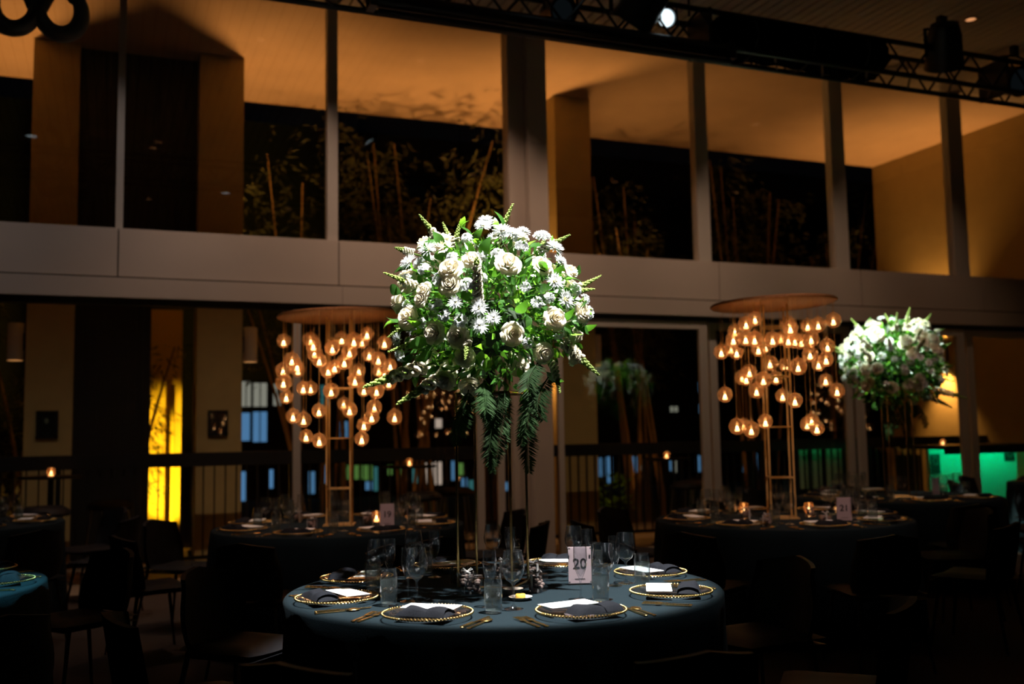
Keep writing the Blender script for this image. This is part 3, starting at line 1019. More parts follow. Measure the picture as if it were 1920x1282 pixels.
def nap_fn(top):
    def fn(u, v):
        x = (u - 0.5) * 0.19
        y = (v - 0.5) * 0.085
        e = min(u, 1 - u, v * 0.6, (1 - v) * 0.6) * 9
        h = 0.022 * min(1, max(0.0, e)) ** 0.5 + 0.006 * math.sin(9 * u + 3 * v) * min(1, e)
        return (x, y, (0.008 + h) if top else 0.007)
    return fn


nm = MB().grid(nap_fn(True), 14, 10).grid(nap_fn(False), 2, 2)
nfold = MB()


def fold_fn(u, v):
    a = math.pi * v
    return (-0.098 + 0.070 * u + 0.01 * math.sin(3 * v), -0.048 + 0.096 * v, 0.010 + 0.030 * math.sin(a) ** 0.45 * (0.75 + 0.25 * math.sin(math.pi * u)))


nfold.grid(fold_fn, 8, 10)
proto('napkin', [('folded_cloth', nm.mesh('folded_cloth', 'napkin', True, 1.2)), ('turned_fold', nfold.mesh('turned_fold', 'napkin', True, 1.4))])
cd = MB().box((0, 0, 0.0), (0.20, 0.098, 0.0018))
proto('menu_card', [(None, cd.mesh('menu_card', 'card', False))])


def fork():
    m = MB()
    m.box((0, -0.055, 0.003), (0.011, 0.09, 0.003)).box((0, -0.004, 0.004), (0.006, 0.02, 0.003))
    m.sph((0, -0.098, 0.003), 0.0085, 8, 4, 0, (1, 1, 0.25))
    m.sph((0, 0.018, 0.005), 0.0125, 8, 4, 0, (1, 1.3, 0.2))
    for i in range(4):
        m.box(((i - 1.5) * 0.0062, 0.052, 0.006), (0.0034, 0.055, 0.002))
    return m


def knife():
    m = MB()
    m.box((0, -0.07, 0.004), (0.013, 0.09, 0.005))
    m.sph((0, -0.114, 0.004), 0.008, 8, 4, 0, (1, 0.9, 0.4))
    m.add([(-0.004, -0.025, 0.002), (0.006, -0.025, 0.002), (0.011, 0.04, 0.002), (0.009, 0.09, 0.002), (-0.004, 0.10, 0.002),
           (-0.004, -0.025, 0.005), (0.006, -0.025, 0.005), (0.011, 0.04, 0.004), (0.009, 0.09, 0.004), (-0.004, 0.10, 0.004)],
          [(4, 3, 2, 1, 0), (5, 6, 7, 8, 9), (0, 1, 6, 5), (1, 2, 7, 6), (2, 3, 8, 7), (3, 4, 9, 8), (4, 0, 5, 9)])
    return m


def spoon():
    m = MB()
    m.box((0, -0.05, 0.003), (0.010, 0.11, 0.003))
    m.sph((0, -0.104, 0.003), 0.008, 8, 4, 0, (1, 1, 0.25))
    m.sph((0, 0.035, 0.005), 0.019, 10, 6, 0, (1, 1.5, 0.28))
    return m


proto('fork', [(None, fork().mesh('fork', 'gold'))])
proto('knife', [(None, knife().mesh('knife', 'gold'))])
proto('spoon', [(None, spoon().mesh('spoon', 'gold'))])
wg = MB().lathe([(0.0, 0.002), (0.034, 0.002), (0.036, 0.004), (0.012, 0.010), (0.0045, 0.02), (0.004, 0.085), (0.008, 0.095), (0.028, 0.11), (0.040, 0.135), (0.0425, 0.155), (0.039, 0.185), (0.034, 0.215),
                 (0.0325, 0.215), (0.0375, 0.185), (0.041, 0.155), (0.0385, 0.136), (0.027, 0.112), (0.0, 0.102)], 24)
proto('wine_glass', [(None, wg.mesh('wine_glass', 'crystal'))])
fl = MB().lathe([(0.0, 0.002), (0.030, 0.002), (0.031, 0.004), (0.010, 0.010), (0.004, 0.02), (0.004, 0.07), (0.008, 0.085), (0.022, 0.12), (0.0265, 0.155), (0.025, 0.21),
                 (0.0238, 0.21), (0.0252, 0.155), (0.021, 0.122), (0.0, 0.09)], 22)
proto('champagne_flute', [(None, fl.mesh('champagne_flute', 'crystal'))])
tg = MB().lathe([(0.0, 0.0), (0.028, 0.0), (0.031, 0.004), (0.0335, 0.06), (0.0335, 0.115), (0.030, 0.125), (0.031, 0.142), (0.0295, 0.142), (0.0285, 0.125), (0.032, 0.114), (0.032, 0.06), (0.029, 0.012), (0.0, 0.010)], 24)
tw_ = MB().lathe([(0.0, 0.0115), (0.0285, 0.0125), (0.0312, 0.06), (0.0312, 0.105), (0.0, 0.105)], 24)
proto('water_tumbler', [('glass', tg.mesh('glass', 'crystal')), ('water', tw_.mesh('water', 'water'))])


def place(name, label, cat, loc, rot=(0, 0, 0), group=None):
    parts = PROTO[name]
    if parts[0][0] is None:
        o = ob(name, parts[0][1], None, loc, rot)
    else:
        o = ob(name, None, None, loc, rot)
        o.empty_display_size = 0.02
        for pn, me in parts:
            ob(pn, me, o)
    return tag(o, label, cat, group)


SEAT = ['near left', 'near right', 'lower right', 'upper right', 'far right', 'far left', 'upper left', 'lower left']


def setting(tk, si, full=True, jit=None, skip=()):
    c = TABLES[tk]
    rg = random.Random(hash((len(tk) * 31 + ord(tk[-1]), si)) & 0xffff)
    away = math.atan2(c.y, c.x)                    # direction from the viewer to the table
    ang = away + math.pi + (-22.5 + 45 * si) * math.pi / 180
    pc = Vector((math.cos(ang), math.sin(ang), 0))
    rz = ang + math.pi / 2                        # local +y looks to the table centre
    base = Vector((c.x, c.y, TOPZ)) + pc * 0.71
    M = Matrix.Translation(base) @ Matrix.Rotation(rz, 4, 'Z')
    wh = '%s place of the %s' % (SEAT[si], WHERE[tk])
    g = ' at the ' + WHERE[tk]

    def put(name, label, cat, x, y, z=0, r=0.0, tilt=(0, 0)):
        if name in skip:
            return
        p = M @ Vector((x, y, z))
        place(name, label, cat, p, (tilt[0], tilt[1], rz + r), name.replace('_', ' ') + 's' + g)

    j = lambda s: rg.uniform(-s, s)
    put('charger_plate', 'gold-beaded clear charger plate at the ' + wh, 'plate', 0, 0, 0, j(0.5))
    nr = j(0.12) + (0.0 if si in (0, 1) else 0.15)
    put('menu_card', 'white menu card at the ' + wh, 'card', -0.015 + j(0.01), 0.048 + j(0.01), 0.034, nr + 0.06, (0, 0))
    put('napkin', 'folded black napkin on the plate at the ' + wh, 'napkin', 0.012 + j(0.01), -0.062 + j(0.01), 0.014, nr + (math.pi if rg.random() < 0.5 else 0))
    if full:
        put('fork', 'outer gold fork at the ' + wh, 'fork', -0.228, -0.03 + j(0.01), 0, j(0.08))
        put('fork', 'inner gold fork at the ' + wh, 'fork', -0.200, -0.025 + j(0.01), 0, j(0.08))
        put('knife', 'gold knife at the ' + wh, 'knife', 0.198, -0.02 + j(0.01), 0, j(0.08))
        put('spoon', 'gold spoon at the ' + wh, 'spoon', 0.225, -0.02 + j(0.01), 0, j(0.08))
    gx = {('t19', 1): 0.15, ('t21', 1): 0.23}.get((tk, si), 0.0)      # set aside to leave the number card in view
    put('water_tumbler', 'water-filled tumbler at the ' + wh, 'tumbler', gx + 0.175 + j(0.02), 0.165 + j(0.02))
    put('wine_glass', 'empty wine glass at the ' + wh, 'wine glass', gx + 0.235 + j(0.02), 0.245 + j(0.02))
    put('champagne_flute', 'empty champagne flute at the ' + wh, 'flute', gx + 0.145 + j(0.02), 0.265 + j(0.02))
    return base, rz


for tk in ('main', 't19', 't21'):
    for si in range(8):
        setting(tk, si)
for si in (0, 1, 2, 5, 6, 7):
    setting('t22', si, full=si in (0, 1, 7))
for si in (0, 6, 7, 5):
    setting('far', si, full=False)
for si in (2, 3):
    setting('left', si, full=True)
for si in (2, 3, 1):
    setting('dim', si, full=False)

# ---- chairs
ch_seat = MB()


def seat_fn(top):
    def fn(u, v):
        x, y = (u - 0.5) * 0.46, (v - 0.5) * 0.44
        e = max(abs(u - 0.5), abs(v - 0.5)) * 2
        return (x * (1 - 0.06 * max(0, e - 0.85) * 6), y, 0.462 - 0.03 * max(0, e - 0.7) / 0.3 + 0.012 * (abs(u - .5) * 2) ** 2 if top else 0.415)
    return fn


ch_seat.grid(seat_fn(True), 10, 10).grid(seat_fn(False), 10, 10)
ch_back = MB()


def back_fn(off):
    def fn(u, v):
        a = (u - 0.5) * 1.5
        rr = 0.30
        wv = 0.9 + 0.16 * math.sin(math.pi * min(1, v + 0.15))
        z = 0.45 + 0.34 * v - 0.035 * abs(u - 0.5) * 2 * v
        return (rr * math.sin(a) * wv, -0.20 - 0.055 * v - off - (1 - math.cos(a)) * -0.30, z)
    return fn


ch_back.grid(back_fn(0), 12, 8).grid(back_fn(0.028), 12, 8)
# close the rim of the shell
n0 = 13 * 9
rim = [(i) for i in range(13)] + [12 + 13 * j for j in range(1, 9)] + [13 * 8 + i for i in range(11, -1, -1)] + [13 * j for j in range(7, 0, -1)]
for a, b in zip(rim, rim[1:] + rim[:1]):
    ch_back.f.append((a, b, b + n0, a + n0))
    ch_back.m.append(0)
seat_me = ch_seat.mesh('seat', 'chair', True, 1.0)
back_me = ch_back.mesh('backrest', 'chair', True, 1.0)
legs_me = [MB().tube([(0.17 * sx, 0.16 * sy, 0.44), (0.225 * sx, 0.23 * sy, 0.0)], [0.013, 0.008], 8).mesh('leg', 'black_metal') for sx in (-1, 1) for sy in (-1, 1)]
str_me = MB().tube([(-0.18, 0, 0.43), (0.18, 0, 0.43)], 0.01, 6).mesh('stretcher', 'black_metal')


def chair(tk, si, rad=1.28):
    c = TABLES[tk]
    away = math.atan2(c.y, c.x)
    ang = away + math.pi + (-22.5 + 45 * si) * math.pi / 180
    rg = random.Random(si * 7 + ord(tk[-1]))
    rr = rad + rg.uniform(-0.03, 0.05)
    t = thing('dining_chair', 'black shell chair at the %s place of the %s' % (SEAT[si], WHERE[tk]), 'chair',
              (c.x + rr * math.cos(ang), c.y + rr * math.sin(ang), 0), ang + math.pi / 2 + rg.uniform(-0.15, 0.15), 'black chairs around the tables')
    ob('seat', seat_me, t)
    ob('backrest', back_me, t)
    for l in legs_me:
        ob('leg', l, t)
    ob('stretcher', str_me, t, (0, 0.1, 0))
    ob('stretcher', str_me, t, (0, -0.1, 0))


for tk, seats in (('main', range(8)), ('t19', range(8)), ('t21', range(8)), ('t22', (1, 2, 3, 5, 6, 7)), ('far', (0, 5, 6, 7)), ('left', (1, 3, 4)), ('dim', (1, 2, 3))):
    for si in seats:
        chair(tk, si)

# ---- number cards in clear acrylic blocks
def txt(name, body, size, parent, loc, extrude=0.0004, off=0.0, m='ink'):
    cu = bpy.data.curves.new(name, 'FONT')
    cu.body = body
    cu.size = size
    cu.align_x = 'CENTER'
    cu.align_y = 'CENTER'
    cu.extrude = extrude
    cu.offset = off
    cu.materials.append(MT[m])
    o = bpy.data.objects.new(name, cu)
    C.objects.link(o)
    o.parent = parent
    o.location = loc
    o.rotation_euler = (math.pi / 2, 0, 0)
    bpy.context.view_layer.update()
    me = bpy.data.meshes.new_from_object(o.evaluated_get(bpy.context.evaluated_depsgraph_get()))
    bpy.data.objects.remove(o)
    return ob(name, me, parent, loc, (math.pi / 2, 0, 0))


def number_card(loc, num, face, label, wd=0.112, hh=0.165):
    t = thing('number_card', label, 'table number', loc, face, 'pink table number cards')
    MB().box((0, 0.010, hh / 2), (wd, 0.006, hh)).obj('acrylic_back', 'acrylic', t, False)
    MB().box((0, -0.004, hh / 2), (wd, 0.006, hh)).obj('acrylic_front', 'acrylic', t, False)
    MB().box((0, 0.003, hh / 2), (wd - 0.014, 0.0016, hh - 0.012)).obj('card', 'pink_card', t, False)
    for sx in (-1, 1):
        for sz in (0.012, hh - 0.012):
            MB().lathe([(0.0, 0.003), (0.0035, 0.003), (0.004, 0.0)], 8, M=Matrix.Translation((sx * (wd / 2 - 0.011), -0.007, sz)) @ Matrix.Rotation(math.pi / 2, 4, 'X')).obj('screw', 'chrome', t)
    if num:
        txt('numeral', num, 0.060, t, (0, 0.0018, hh * 0.52), 0.0003, 0.0012)
    pts = [(-0.022 + 0.044 * i / 40, 0.0018, 0.024 + 0.0028 * math.sin(i * 1.7) + 0.0012 * math.sin(i * 0.9)) for i in range(41)]
    MB().tube(pts, 0.0007, 4).obj('lettering_line', 'ink', t)
    return t


def face_of(p, extra=0.0):
    return math.atan2(p.y, p.x) - math.pi / 2 + extra


p = P(1088, 1096, z=TOPZ)
number_card((p.x, p.y, TOPZ), '20', face_of(p, 0.12), 'pink number 20 card in clear acrylic on the spotlit nearest table')
p = P(726, 988, z=TOPZ)
number_card((p.x, p.y, TOPZ), '19', face_of(p, 0.1), 'pink number 19 card in clear acrylic beside the left gold tower', 0.115, 0.17)
p = P(1584, 977, z=TOPZ)
number_card((p.x, p.y, TOPZ), '21', face_of(p, 0.15), 'pink number 21 card in clear acrylic beside the right gold tower', 0.115, 0.17)
p = P(1756, 928, z=TOPZ)
number_card((p.x, p.y, TOPZ), '', face_of(p, 0.9), 'pink number card turned aside under the right-hand flowers', 0.115, 0.17)

# ---- favour boxes, butter dishes around the centre of the main table
box_me = MB()
for sx in (-1, 1):
    box_me.box((sx * 0.034, 0, 0.034), (0.003, 0.07, 0.068)).box((0, sx * 0.034, 0.034), (0.065, 0.003, 0.068))
box_me.box((0, 0, 0.0015), (0.07, 0.07, 0.003)).box((0, 0, 0.0695), (0.07, 0.07, 0.003))
fav_me = MB()
rg = random.Random(5)
for i in range(22):
    fav_me.sph((rg.uniform(-0.021, 0.021), rg.uniform(-0.021, 0.021), 0.012 + 0.002 * i), 0.0115, 8, 5, 0, (1, 1, 0.75))
rib_me = MB().box((0, -0.0365, 0.035), (0.010, 0.001, 0.072)).box((0, 0, 0.0717), (0.010, 0.073, 0.001)).box((0, 0.0365, 0.035), (0.010, 0.001, 0.072))
for sx in (-1, 1):
    rib_me.tube([(0, 0, 0.072), (sx * 0.018, 0, 0.086), (sx * 0.026, 0, 0.080), (0, 0, 0.072)], 0.003, 5)
proto('favour_box', [('clear_box', box_me.mesh('clear_box', 'acrylic', False)), ('sweets', fav_me.mesh('sweets', 'blush')), ('ribbon', rib_me.mesh('ribbon', 'ribbon', False))])
lab_f = ['left of the gold stand', 'behind the stand legs at left', 'right of the gold stand', 'at the right behind the butter dish', 'near the stand foot at left', 'behind the stand at right']
for i, (px, py) in enumerate(((876, 1104), (862, 1090), (1006, 1108), (1000, 1086), (888, 1112), (945, 1082))):
    p = P(px, py, z=TOPZ)
    place('favour_box', 'clear ribboned favour box ' + lab_f[i] + ', spotlit table', 'gift box', (p.x, p.y, TOPZ), (0, 0, i * 1.1), 'favour boxes')
for tk, pts in (('t19', ((560, 978), (690, 982), (585, 992))), ('t21', ((1400, 972), (1520, 968), (1438, 985), (1548, 982)))):
    for i, (px, py) in enumerate(pts):
        p = P(px, py, z=TOPZ)
        place('favour_box', 'clear ribboned favour box %s, %s' % (('left of the gold tower', 'right of the gold tower', 'in front of the gold tower', 'beside the number card')[i], WHERE[tk]), 'gift box', (p.x, p.y, TOPZ), (0, 0, i * 0.9), 'favour boxes')
dish_me = MB().lathe([(0.0, 0.004), (0.030, 0.005), (0.045, 0.012), (0.047, 0.013), (0.032, 0.002), (0.028, 0.0), (0.0, 0.0)], 28).mesh('dish', 'china')
but_me = MB().lathe([(0.0, 0.005), (0.018, 0.005), (0.0195, 0.007), (0.0195, 0.020), (0.017, 0.023), (0.0, 0.022)], 20).mesh('butter', 'butter')
proto('butter_dish', [('dish', dish_me), ('butter', but_me)])
proto('bread_dish', [(None, MB().lathe([(0.0, 0.004), (0.030, 0.005), (0.040, 0.022), (0.042, 0.024), (0.032, 0.002), (0.028, 0.0), (0.0, 0.0)], 28).mesh('bread_dish', 'china'))])
p = P(976, 1124, z=TOPZ)
place('butter_dish', 'small cream dish with a yellow butter pat on the nearest table', 'butter dish', (p.x, p.y, TOPZ))
p = P(962, 1114, z=TOPZ)
place('bread_dish', 'small empty cream dish just behind the butter dish', 'dish', (p.x, p.y, TOPZ))

# ---- votive candles
vg = MB().lathe([(0.0, 0.0), (0.026, 0.0), (0.036, 0.02), (0.042, 0.045), (0.036, 0.072), (0.030, 0.08), (0.029, 0.08), (0.035, 0.071), (0.041, 0.045), (0.035, 0.021), (0.025, 0.003), (0.0, 0.003)], 18)
vw = MB().lathe([(0.0, 0.004), (0.018, 0.004), (0.018, 0.020), (0.0, 0.021)], 12)
vf = MB().lathe([(0.0, 0.022), (0.004, 0.026), (0.0055, 0.032), (0.003, 0.042), (0.0, 0.048)], 8)
proto('votive_candle', [('cup', vg.mesh('cup', 'bubble')), ('wax', vw.mesh('wax', 'wax')), ('flame', vf.mesh('flame', 'flame'))])
for px, py, lab in ((1395, 962, 'left of the right gold tower'), (1517, 962, 'right of the right gold tower'), (706, 978, 'beside the left gold tower')):
    p = P(px, py, z=TOPZ)
    place('votive_candle', 'lit votive candle in a round glass ' + lab, 'candle', (p.x, p.y, TOPZ), (0, 0, 0), 'votive candles')

# ---- high tables with candles and stools out on the terrace
bt_top = MB().lathe([(0, 1.03), (0.28, 1.03), (0.30, 1.035), (0.30, 1.055), (0.0, 1.055)], 32).mesh('top', 'black_metal')
bt_post = MB().tube([(0, 0, 0.0), (0, 0, 1.03)], 0.03, 12).mesh('post', 'black_metal')
bt_base = MB().lathe([(0, 0.02), (0.05, 0.02), (0.22, 0.008), (0.22, -0.01), (0, -0.01)], 28).mesh('base', 'black_metal')
st_seat = MB().lathe([(0.0, 0.80), (0.16, 0.79), (0.215, 0.755), (0.23, 0.72), (0.215, 0.70), (0.0, 0.70)], 28).mesh('seat', 'chair')
st_leg = [MB().tube([(0.13 * a, 0.13 * b, 0.71), (0.2 * a, 0.2 * b, 0.0)], [0.009, 0.007], 8).mesh('leg', 'chrome') for a in (-1, 1) for b in (-1, 1)]
st_ring = MB().tube([(0.235 * math.cos(a * math.pi / 12), 0.235 * math.sin(a * math.pi / 12), 0.26) for a in range(25)], 0.006, 6, caps=False).mesh('foot_ring', 'chrome')
for i, (px, lab) in enumerate(((96, 'before the leftmost terrace column'), (768, 'seen left of the flower stand legs'), (1251, 'seen right of the pale pillar'))):
    q = P(px, 885, y=10.95)
    t = thing('bar_table', 'high round black bar table ' + lab, 'bar table', (q.x, q.y, 0), 0, 'terrace bar tables')
    ob('top', bt_top, t)
    ob('post', bt_post, t)
    ob('base', bt_base, t)
    place('votive_candle', 'lit votive candle on the bar table ' + lab, 'candle', (q.x, q.y, 1.056), (0, 0, 0), 'votive candles')
    for k, (dx, dy, sd) in enumerate(((-0.02, -0.52, 'near'), (0.55, 0.05, 'right-hand'))):
        s_ = thing('bar_stool', '%s backless bar stool at the bar table %s' % (sd, lab), 'stool', (q.x + dx, q.y + dy, 0), 0.4 * k + i, 'terrace bar stools')
        ob('seat', st_seat, s_)
        for l in st_leg:
            ob('leg', l, s_)
        ob('foot_ring', st_ring, s_)

q = P(1768, 835, y=YC + 0.1)
place('votive_candle', 'lit votive candle on the green lit counter', 'candle', (q.x, q.y, 1.131), (0, 0, 0), 'votive candles')

# ================================================================== GLOBE CHANDELIERS
def weave(R):
    m = MB()
    m.lathe([(0.0, 0.016), (R * 0.6, 0.016), (R - 0.01, 0.012), (R, 0.004), (R, -0.004), (R - 0.01, -0.012), (R * 0.6, -0.016), (0.0, -0.016)], 64)
    return m


gl_me = MB()
prof = []
for i in range(15):
    a = -math.pi / 2 + (math.pi * 0.93) * i / 14
    prof.append((0.05 * math.cos(a), 0.05 * math.sin(a)))
prof += [(0.006, 0.053), (0.007, 0.060), (0.0, 0.064)]
gl_me.lathe(prof, 20)
globe_me = gl_me.mesh('globe', 'bubble')
tea_me = MB().lathe([(0.0, -0.034), (0.015, -0.034), (0.0155, -0.020), (0.0, -0.019)], 12).mesh('tealight', 'wax')
fl2_me = MB().lathe([(0.0, -0.019), (0.006, -0.016), (0.0085, -0.010), (0.005, -0.003), (0.0, 0.002)], 8).mesh('flame', 'flame')
wire_me = MB().tube([(0, 0, 0), (0, 0, 1)], 0.0012, 4, caps=False).mesh('wire', 'gold_dark')


def tower(c, zd, rz, label, R=0.458, cs=0.085):
    t = thing('gold_tower_stand', label, 'stand', (c.x, c.y, TOPZ), rz, 'gold tower stands with round tops')
    h = zd - TOPZ
    post = MB().box((0, 0, h / 2), (0.013, 0.013, h)).mesh('post', 'gold_dark', False)
    for a in (-1, 1):
        for b in (-1, 1):
            ob('post', post, t, (a * cs, b * cs, 0))
    zs_ = []
    z = h - 0.16
    while z > 0.1:
        zs_.append(z)
        z -= 0.365
    ru = MB().box((0, 0, 0), (2 * cs - 0.013, 0.010, 0.010)).mesh('rung', 'gold_dark', False)
    for z in zs_:
        for a in (-1, 1):
            ob('rung', ru, t, (0, a * cs, z))
            ob('rung', ru, t, (a * cs, 0, z), (0, 0, math.pi / 2))
    MB().box((0, 0, 0.005), (2 * cs + 0.05, 2 * cs + 0.05, 0.01)).obj('base_plate', 'gold_dark', t, False)
    d = weave(R).obj('woven_disc', 'rattan', t)
    d.location = (0, 0, h + 0.016)
    d.rotation_euler = (0, R_(-1.6), 0)
    return t


def globe(p, ztop, label, group, sc_=1.0):
    g = thing('hanging_globe', label, 'glass globe', p, random.uniform(0, 6), group)
    ob('globe', globe_me, g, None, None, sc_ * 1.1)
    ob('tealight', tea_me, g)
    ob('flame', fl2_me, g)
    ob('wire', wire_me, g, (0, 0, 0.06), None, (1, 1, max(0.02, ztop - p.z - 0.06)))


g21 = [(1330 + x / 5.826, 540 + y / 5.826) for x, y in ((400, 390), (497, 335), (278, 470), (262, 560), (397, 550), (495, 558), (130, 695), (237, 660), (298, 700), (535, 668), (610, 640), (690, 560), (780, 545), (860, 390), (885, 435), (862, 565), (935, 570), (1003, 585), (1075, 410), (1190, 398), (1355, 350), (1112, 555), (1290, 635), (1100, 720), (1275, 775), (1192, 830), (662, 820), (830, 835), (970, 855), (437, 915), (355, 975), (403, 990), (590, 1000), (728, 980), (1270, 1005), (1395, 1120), (170, 1165), (515, 1120), (800, 1175), (935, 1225))]
g21 += [(1340 + x / 6.41, 760 + y / 6.41) for x, y in ((270, 250), (350, 238), (440, 290), (610, 190), (1112, 222), (1165, 180), (1228, 270))]
g19 = [(480 + x / 3.052, 540 + y / 3.052) for x, y in ((158, 302), (313, 297), (328, 327), (335, 372), (362, 412), (205, 412), (235, 445), (240, 468), (155, 470), (157, 540), (173, 622), (270, 572), (312, 572), (212, 732), (272, 752), (360, 702), (287, 847), (362, 872), (430, 588), (450, 452), (413, 470), (490, 292), (437, 342), (535, 365), (505, 422), (605, 304), (635, 262), (560, 302), (735, 312), (648, 382), (700, 407), (703, 472), (768, 442), (588, 472), (566, 527), (617, 582), (690, 587), (760, 540), (677, 682), (662, 737), (617, 782), (605, 862), (502, 662), (535, 697), (793, 737), (735, 492))]


def chandelier(tk, zpx, pts, label, rz, name):
    c = TABLES[tk]
    dep = (c - Vector((0, 0, EYE))).dot(_f)
    v = Vector((c.x, c.y, 0)).length
    zd = zpx
    t = tower(c, zd, rz, label)
    rg = random.Random(len(pts))
    R = 0.44
    cpx = None
    for px, py in pts:
        q = P(px, py, d=dep)
        lat = (q - c).dot(RIGHT)
        mx = math.sqrt(max(0.0, R * R - lat * lat))
        off = rg.uniform(-mx, mx)
        if abs(lat) < 0.14 and abs(off) < 0.15:
            off = math.copysign(0.15 + rg.random() * 0.2, off)
        q = P(px, py, d=dep + off)
        globe(q, zd, 'clear glass globe holding a tealight on a wire under the ' + name, 'tealight globes of the ' + name, rg.uniform(0.9, 1.08))
    return t


Z21 = P(1456, 569, d=(TABLES['t21'] - Vector((0, 0, EYE))).dot(_f)).z
Z19 = P(637, 592, d=(TABLES['t19'] - Vector((0, 0, EYE))).dot(_f)).z
chandelier('t21', Z21, g21, 'gold tower stand with a woven round top carrying the right-hand globes', R_(-YAW * 57.3 - 6), 'right gold tower')
chandelier('t19', Z19, g19, 'gold tower stand with a woven round top carrying the left-hand globes', R_(-YAW * 57.3 + 4), 'left gold tower')
cf = TABLES['far']
tower(cf, Z21, 0.5, 'gold tower stand on the dark table beyond the right edge', 0.458)
rg = random.Random(9)
for i in range(34):
    a = rg.uniform(0, 6.283)
    rr = 0.16 + 0.28 * math.sqrt(rg.random())
    q = Vector((cf.x + rr * math.cos(a), cf.y + rr * math.sin(a), Z21 - 0.15 - rg.uniform(0, 0.85)))
    globe(q, Z21, 'clear glass globe with a tealight hanging at the right edge of the view', 'tealight globes at the right edge', 1.0)

# ================================================================== FLOWER CENTREPIECES
def rose_mesh():
    m = MB()
    rg = random.Random(3)
    rings = [(3, 0.20, 0.95, 0.05), (4, 0.36, 0.95, 0.10), (5, 0.58, 0.85, 0.20), (5, 0.80, 0.66, 0.36), (6, 1.0, 0.42, 0.55)]
    for ri, (n, rr, hh, curl) in enumerate(rings):
        for k in range(n):
            a0 = 2 * math.pi * k / n + ri * 0.7 + rg.uniform(-.1, .1)
            wd = 2 * math.pi / n * (1.35 if ri else 1.5)

            def fn(u, v, a0=a0, wd=wd, rr=rr, hh=hh, curl=curl, ri=ri):
                a = a0 + (u - 0.5) * wd * (0.35 + 0.65 * math.sin(math.pi * min(1, 0.15 + 0.75 * v)))
                r = rr * (0.25 + 0.75 * math.sin(v * math.pi / 2)) + curl * 0.35 * max(0, v - 0.7) * 3.3
                z = -0.35 + (hh + 0.35) * v ** 0.8 - curl * 0.5 * max(0, v - 0.75) * 4 - 0.18 * (abs(u - .5) * 2) ** 2 * v
                return (r * math.cos(a), r * math.sin(a), z)
            m.grid(fn, 5, 5)
    m.lathe([(0.0, -0.5), (0.18, -0.45), (0.30, -0.30), (0.22, -0.25)], 8, mi=1)
    return m.mesh('rose', ['petal', 'stem'], True, 1.6)


def mum_mesh():
    m = MB()
    rg = random.Random(4)
    for n, el, L in ((18, 8, 1.0), (18, 28, 0.95), (14, 48, 0.8), (10, 68, 0.6)):
        for k in range(n):
            a = 2 * math.pi * k / n + rg.uniform(-.12, .12)
            e = R_(el + rg.uniform(-6, 6))
            d = Vector((math.cos(a) * math.cos(e), math.sin(a) * math.cos(e), math.sin(e)))
            s = Vector((-math.sin(a), math.cos(a), 0)) * 0.085
            up = d.cross(s).normalized() * -0.06
            b = d * 0.12
            m.add([b - s * 0.5, b + s * 0.5, d * L * 0.6 + s - up, d * L * 0.6 - s - up, d * L], [(0, 1, 2, 3), (3, 2, 4)])
    m.sph((0, 0, 0.2), 0.22, 10, 6, 1, (1, 1, 0.8))
    return m.mesh('chrysanthemum', ['mum', 'mumeye'], False)


def spike_mesh(seed, white=0.55):
    m = MB()
    rg = random.Random(seed)
    m.tube([(0, 0, -0.45), (0.01, 0, 0.3), (0.0, 0.01, 0.97)], [0.022, 0.018, 0.008], 6, 1)
    n = 54
    for k in range(n):
        s = k / n
        a = k * 2.4
        z = 0.0 + 0.98 * s
        if s < white:
            r = 0.075 * (1 - 0.35 * s)
            for q in range(3):
                m.sph((math.cos(a + q * .35) * r * 1.15, math.sin(a + q * .35) * r * 1.15, z + q * 0.015 - 0.015), r * 0.62, 6, 4, 0, (1, 1, 0.75))
        else:
            t = (s - white) / (1 - white)
            r = 0.045 * (1 - 0.75 * t)
            m.sph((math.cos(a) * r * 1.0, math.sin(a) * r * 1.0, z), r * 0.75 + 0.006, 6, 4, 2, (1, 1, 1.3))
    return m.mesh('snapdragon_spike', ['petal', 'stem', 'bud'], True, 1.6)


def floret_mesh():
    m = MB()
    rg = random.Random(14)
    for i in range(13):
        v = Vector((rg.uniform(-1, 1), rg.uniform(-1, 1), rg.uniform(0.0, 1))).normalized()
        M = Matrix.Translation(v * 0.62) @ frame(v, rg.uniform(0, 6))
        for k in range(5):
            a = 2 * math.pi * k / 5
            d = Vector((math.cos(a), math.sin(a), 0.25))
            sd = Vector((-math.sin(a), math.cos(a), 0)) * 0.17
            m.add([(0, 0, 0), d * 0.25 + sd, d * 0.46, d * 0.25 - sd], [(0, 1, 2, 3)], 0, M)
        m.sph(v * 0.64, 0.07, 6, 4, 1)
        m.tube([(0, 0, -0.4), v * 0.6], 0.03, 4, 1)
    return m.mesh('stock_cluster', ['mum', 'bud'], False)


def leaf_mesh(m_, ln=1.0, wd=0.5, droop=0.35):
    m = MB()

    def fn(u, v):
        w_ = wd * math.sin(math.pi * v ** 0.85) * 0.5 + 0.01
        x = (u - 0.5) * 2 * w_
        return (x, ln * v, droop * (v * (1 - v) * 1.3 - 0.25 * v * v) + 0.12 * abs(u - 0.5) * w_ * 2)
    m.grid(fn, 4, 6)
    return m.mesh('leaf', m_, True, 1.6)


